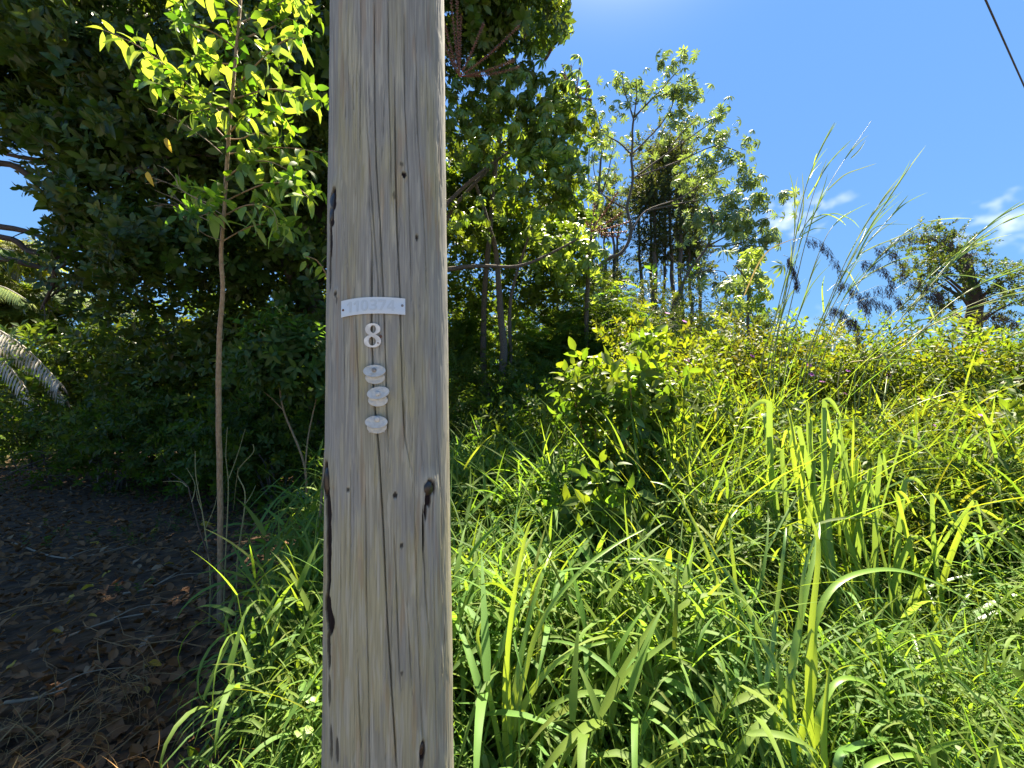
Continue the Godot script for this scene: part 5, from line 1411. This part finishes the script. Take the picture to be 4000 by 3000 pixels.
func build_small_things() -> void:
	# sword ferns
	for c in [[1930, 2160, 1830, 2.6, "fern frond standing in the grass beside the pole edge"], [1800, 2560, 2420, 1.75, "yellowish fern frond hanging close against the pole's foot"], [2960, 1830, 1760, 3.4, "small fern between the shrub and the palm-grass clump"]]:
		var f := at(c[0], 1570, c[3]) * Vector3(1, 0, 1)
		var t := thing("sword_fern", c[4], "fern", f)
		var tip := at(c[0] + 30, c[2], c[3])
		for k in 5:
			var h := tip.y * (1.0 if k == 0 else rf(.55, .9))
			var az := rf(0, TAU)
			var mb := MB.new()
			pinnate(mb, Transform3D(Basis(Vector3.UP, az) * Basis(Vector3(0, 0, 1), 1.35), Vector3.ZERO), 34, h * 1.12, .062, .015, 1.3 if k else .7, .0, 2, .6)
			part("frond", mb.mesh(M.shrub_leaf_young if k < 2 else M.shrub_leaf), t, Transform3D(Basis(), f))
	# mint-like herb at the pole's left foot
	var ms := [leaf_mesh(.075, .045, .4, .25, M.shrub_leaf_young, 6, .65, .04), leaf_mesh(.065, .04, .7, .3, M.shrub_leaf_young, 6, .65, .04)]
	for c in [[1185, 2990, 2690, 1.55], [1215, 2990, 2820, 1.5], [1130, 2300, 2150, 2.3]]:
		var p := line_px([[c[0] - 10, c[1]], [c[0], (c[1] + c[2]) * .5], [c[0] + 6, c[2]]], c[3])
		var f := p[0]; f.y = 0
		var t := thing("soft_herb", "taller bright wrinkled-leaved herb growing against the pole's foot" if c[3] > 1.52 and c[3] < 2 else "shorter bright wrinkled-leaved herb at the pole's foot" if c[3] < 2 else "soft herb in the shaded grass behind the pole's left side", "herb", f, "herbs by the pole")
		p.insert(0, f)
		var q := limb(t, "stem", p, .003, .0015, M.cane_stem, 5, 4)
		leafy(t, q, .045, ms, [M.shrub_leaf_young, M.shrub_leaf], 1.1, .8, .25, true, .2)
	# yellow fallen leaves and a scrap of pale litter
	for c in [[365, 2300, .15, "large yellow fallen leaf lying on the dark leaf litter"], [780, 2060, .13, "yellow fallen leaf on the soil left of the sapling"], [575, 2180, .12, "pale tan fallen leaf in the shade by a seedling"], [590, 2240, .12, "pale brown fallen leaf lit by a sun fleck"], [460, 2490, .13, "pale curled dead leaf on the bare soil"], [600, 2500, .12, "broad buff dead leaf beside dry straw"]]:
		var f := gnd(c[0], c[1])
		var t := thing("fallen_leaf", c[3], "leaf", f)
		var mb := MB.new()
		leaf(mb, Transform3D(), c[2] * 1.3, c[2] * .62, .6, .35, 6, .8, .12)
		part("blade", mb.mesh(M.yellow_leaf if c[3].contains("yellow") else M.buff_leaf), t, Transform3D(Basis(Vector3.UP, rf(0, TAU)) * Basis(Vector3(1, 0, 0), .5), f + Vector3(0, .03, 0)))
		part("petiole", tube_mesh(PackedVector3Array([f + Vector3(0, .03, 0), f + Vector3(-.03, .03, .01), f + Vector3(-.06, .01, .02)]), .002, .0015, M.twig_dead, 4), t)
	var f := gnd(1160, 1945)
	var g := thing("litter_scrap", "crumpled white plastic scrap on the ground behind the sapling", "litter", f)
	var mb := MB.new()
	for j in 7:
		for i in 9:
			mb.v.append(Vector3((i - 4) * .03, .07 + .045 * nz.get_noise_2d(i * 90, j * 80) + .02 * sin(i * 1.3), (j - 3) * .025))
	for j in 6:
		for i in 8: mb.quad(j * 9 + i, (j + 1) * 9 + i, (j + 1) * 9 + i + 1, j * 9 + i + 1)
	part("sheet", mb.mesh(M.white_metal), g, Transform3D(Basis(Vector3.UP, .5) * Basis(Vector3(1, 0, 0), .5), f))
	# brush piles of dead branches at the back of the clearing
	for c in [[430, 1900, 1.1, "tangled pile of dead branches with a pale sunlit stick"], [800, 1850, 1.3, "dark tangle of dead brush heaped behind the sapling"], [620, 1820, 1.2, "tangled heap of dry vines between two brush piles"], [1060, 1840, 1.0, "low heap of dead twigs under the forked young tree"]]:
		var o := gnd(c[0], c[1])
		var t := thing("brush_pile", c[3], "brush pile", o)
		for i in 110:
			var a := o + Vector3(R.randfn() * c[2] * .6, absf(R.randfn()) * .5, R.randfn() * .45)
			var e := a + Vector3(rf(-.8, .8), rf(-.2, .5), rf(-.5, .5))
			part("stick", tube_mesh(PackedVector3Array([a, a.lerp(e, .35) + Vector3(0, rf(-.05, .08), .03), a.lerp(e, .7) + Vector3(rf(-.05, .05), rf(-.04, .06), 0), e]), rf(.004, .013), .003, M.twig_dark if i % 6 else M.twig_dead, 4), t)
		if c[0] == 430:
			var s := o + Vector3(.0, .1, .2)
			part("stick", tube_mesh(PackedVector3Array([s, s + Vector3(.05, -.3, .1) * .3, s + Vector3(.07, .32, .1)]), .018, .014, M.palm_dry, 6), t)
	# fallen dead branches on the near soil
	for c in [[[120, 2560], [420, 2440], [620, 2400]], [[60, 2130], [260, 2190], [500, 2140]], [[480, 2330], [600, 2300], [760, 2200]], [[20, 2760], [150, 2740], [300, 2690]]]:
		var q := PackedVector3Array()
		for e in c: q.append(gnd(e[0], e[1]) + Vector3(0, .02, 0))
		var t := thing("fallen_branch", "thin dead branch lying flat on the bare shaded soil", "branch", q[0], "dead branches on the soil")
		limb(t, "stem", q, .011, .004, M.twig_dead, 5, 5)
		limb(t, "twig", PackedVector3Array([along(q, .5), along(q, .5) + Vector3(.1, .04, -.12), along(q, .5) + Vector3(.24, .02, -.2)]), .005, .002, M.twig_dead, 4, 3)
	# overhead cable
	var a := at_height(3850, 0, 8.2); var b := at_height(4000, 335, 8.2)
	var w := (b - a)
	var cab := thing("overhead_cable", "thin dark overhead cable crossing the blue sky", "cable", a)
	var ln := PackedVector3Array()
	for i in 25:
		var u := -1.2 + 5.0 * i / 24.0
		ln.append(a + w * u)
	part("wire", tube_mesh(ln, .014, .014, M.cable, 6), cab)

func build_setting() -> void:
	var mb := MB.new()
	var n := 120
	for j in n + 1:
		for i in n + 1:
			var x := pow(absf(i - n / 2.0) / (n / 2.0), 2.6) * signf(i - n / 2.0) * 150.0
			var z := pow(absf(j - n / 2.0) / (n / 2.0), 2.6) * signf(j - n / 2.0) * 150.0
			var r := Vector2(x, z).length()
			var y := (.05 * nz.get_noise_2d(x * 40, z * 40) + .02 * nz.get_noise_2d(x * 160, z * 160)) * clampf(r / 1.5, 0, 1) - .03
			if z > .9: y = minf(y, -.03)
			mb.v.append(Vector3(x, y, z))
	for j in n:
		for i in n:
			var q := j * (n + 1) + i
			mb.quad(q, q + n + 1, q + n + 2, q + 1)
	var g := MeshInstance3D.new()
	g.name = "ground"; g.mesh = mb.mesh(M.soil); add_child(g)
	g.set_meta("kind", "structure"); g.set_meta("label", "dark bare soil under the trees and grass"); g.set_meta("category", "ground")
	# the road that the photographer stands beside, behind the camera
	for s in [["road_shoulder", M.gravel, 0.2, 2.6, .012, "pale gravel shoulder of the road"], ["road", M.asphalt, 2.6, 9.0, .018, "grey asphalt road along the verge"], ["far_verge", M.gravel, 9.0, 14.0, .012, "pale gravel verge across the road"]]:
		var m := MB.new()
		for i in 41:
			for z in [s[2], s[3]]: m.v.append(Vector3(-60 + 3 * i, s[4] if z > .5 else s[4] - .0, z + (.12 * nz.get_noise_1d(i * 60) if z < 1 else 0.0)))
		for i in 40: m.quad(i * 2, i * 2 + 2, i * 2 + 3, i * 2 + 1)
		var o := MeshInstance3D.new()
		o.name = s[0]; o.mesh = m.mesh(s[1]); add_child(o)
		o.set_meta("kind", "structure"); o.set_meta("label", s[5]); o.set_meta("category", "road")

func clouds() -> ImageTexture:
	var im := Image.create(2048, 1024, false, Image.FORMAT_RGBA8)
	im.fill(Color(1, 1, 1, 0))
	var cn := FastNoiseLite.new()
	cn.seed = 5; cn.frequency = .02; cn.fractal_octaves = 5
	for c in [[3100, 840, 70, 1.0], [3150, 780, 40, .6], [3300, 770, 22, .5], [3945, 860, 70, 1.0], [4010, 830, 60, 1.0], [3900, 915, 40, .5], [4300, 900, 90, .9], [4700, 1000, 100, .8], [-600, 900, 80, .8], [3200, 1290, 90, .25]]:
		var d := (at(c[0], c[1], 1.0) - EYE).normalized()
		var u := fposmod(atan2(d.x, -d.z) / TAU, 1.0) * 2048.0
		var v := acos(d.y) / PI * 1024.0
		var r: float = c[2] / F * 326.0 * 1.0
		for y in range(int(v - r), int(v + r) + 1):
			for x in range(int(u - r * 1.6), int(u + r * 1.6) + 1):
				var q := Vector2((x - u) / (r * 1.6) , (y - v) / r)
				q = q.rotated(.35)
				var a: float = clampf((1.0 - q.length()) * 1.0 + 1.0 * cn.get_noise_2d(x * 4.0, y * 6.0) - .25, 0, 1) * c[3]
				var px := posmod(x, 2048)
				var o := im.get_pixel(px, clampi(y, 0, 1023))
				if a > o.a: im.set_pixel(px, clampi(y, 0, 1023), Color(1, 1, 1, a))
	return ImageTexture.create_from_image(im)

func _ready() -> void:
	R.seed = 20240611
	nz.seed = 7
	nz.frequency = .01
	nz.fractal_octaves = 3
	var cam := Camera3D.new()
	cam.name = "camera"
	cam.fov = rad_to_deg(2.0 * atan(1500.0 / F))
	cam.near = .05
	cam.far = 600
	add_child(cam)
	cam.position = EYE
	cam.rotation_degrees.x = PITCH
	cam.current = true
	var env := Environment.new()
	env.background_mode = Environment.BG_SKY
	var sm := ProceduralSkyMaterial.new()
	sm.sky_top_color = Color(.036, .083, .186).linear_to_srgb()
	sm.sky_horizon_color = Color(.060, .132, .205).linear_to_srgb()
	sm.sky_curve = .16
	sm.ground_bottom_color = Color(.05, .06, .04).linear_to_srgb()
	sm.ground_horizon_color = Color(.12, .18, .22).linear_to_srgb()
	sm.sun_angle_max = 50
	sm.sun_curve = .13
	sm.sky_cover = clouds()
	sm.sky_cover_modulate = Color(.13, .11, .08).linear_to_srgb()
	env.sky = Sky.new()
	env.sky.sky_material = sm
	env.tonemap_mode = Environment.TONE_MAPPER_LINEAR
	env.tonemap_exposure = 5.6
	env.sdfgi_enabled = true
	env.ssao_enabled = true
	env.ssil_enabled = true
	var we := WorldEnvironment.new()
	we.name = "world"
	we.environment = env
	add_child(we)
	var sun := DirectionalLight3D.new()
	sun.name = "sun"
	sun.light_energy = 1.6
	sun.light_color = Color(1.0, .95, .86)
	sun.light_angular_distance = .53
	sun.shadow_enabled = true
	add_child(sun)
	var el := deg_to_rad(62.0); var az := deg_to_rad(20.0)
	var to_sun := Vector3(sin(az) * cos(el), sin(el), -cos(az) * cos(el))
	sun.look_at_from_position(to_sun * 50.0, Vector3.ZERO)
	materials()
	build_setting()
	build_pole()
	build_signs()
	build_far()
	build_ohias()
	build_cecropias()
	build_octopus_trees()
	build_shade_trees()
	build_thickets()
	build_sapling()
	build_broad_shrub()
	build_palm_grass()
	build_canes()
	build_ground_cover()
	build_front_grass()
	build_shoots()
	build_small_things()
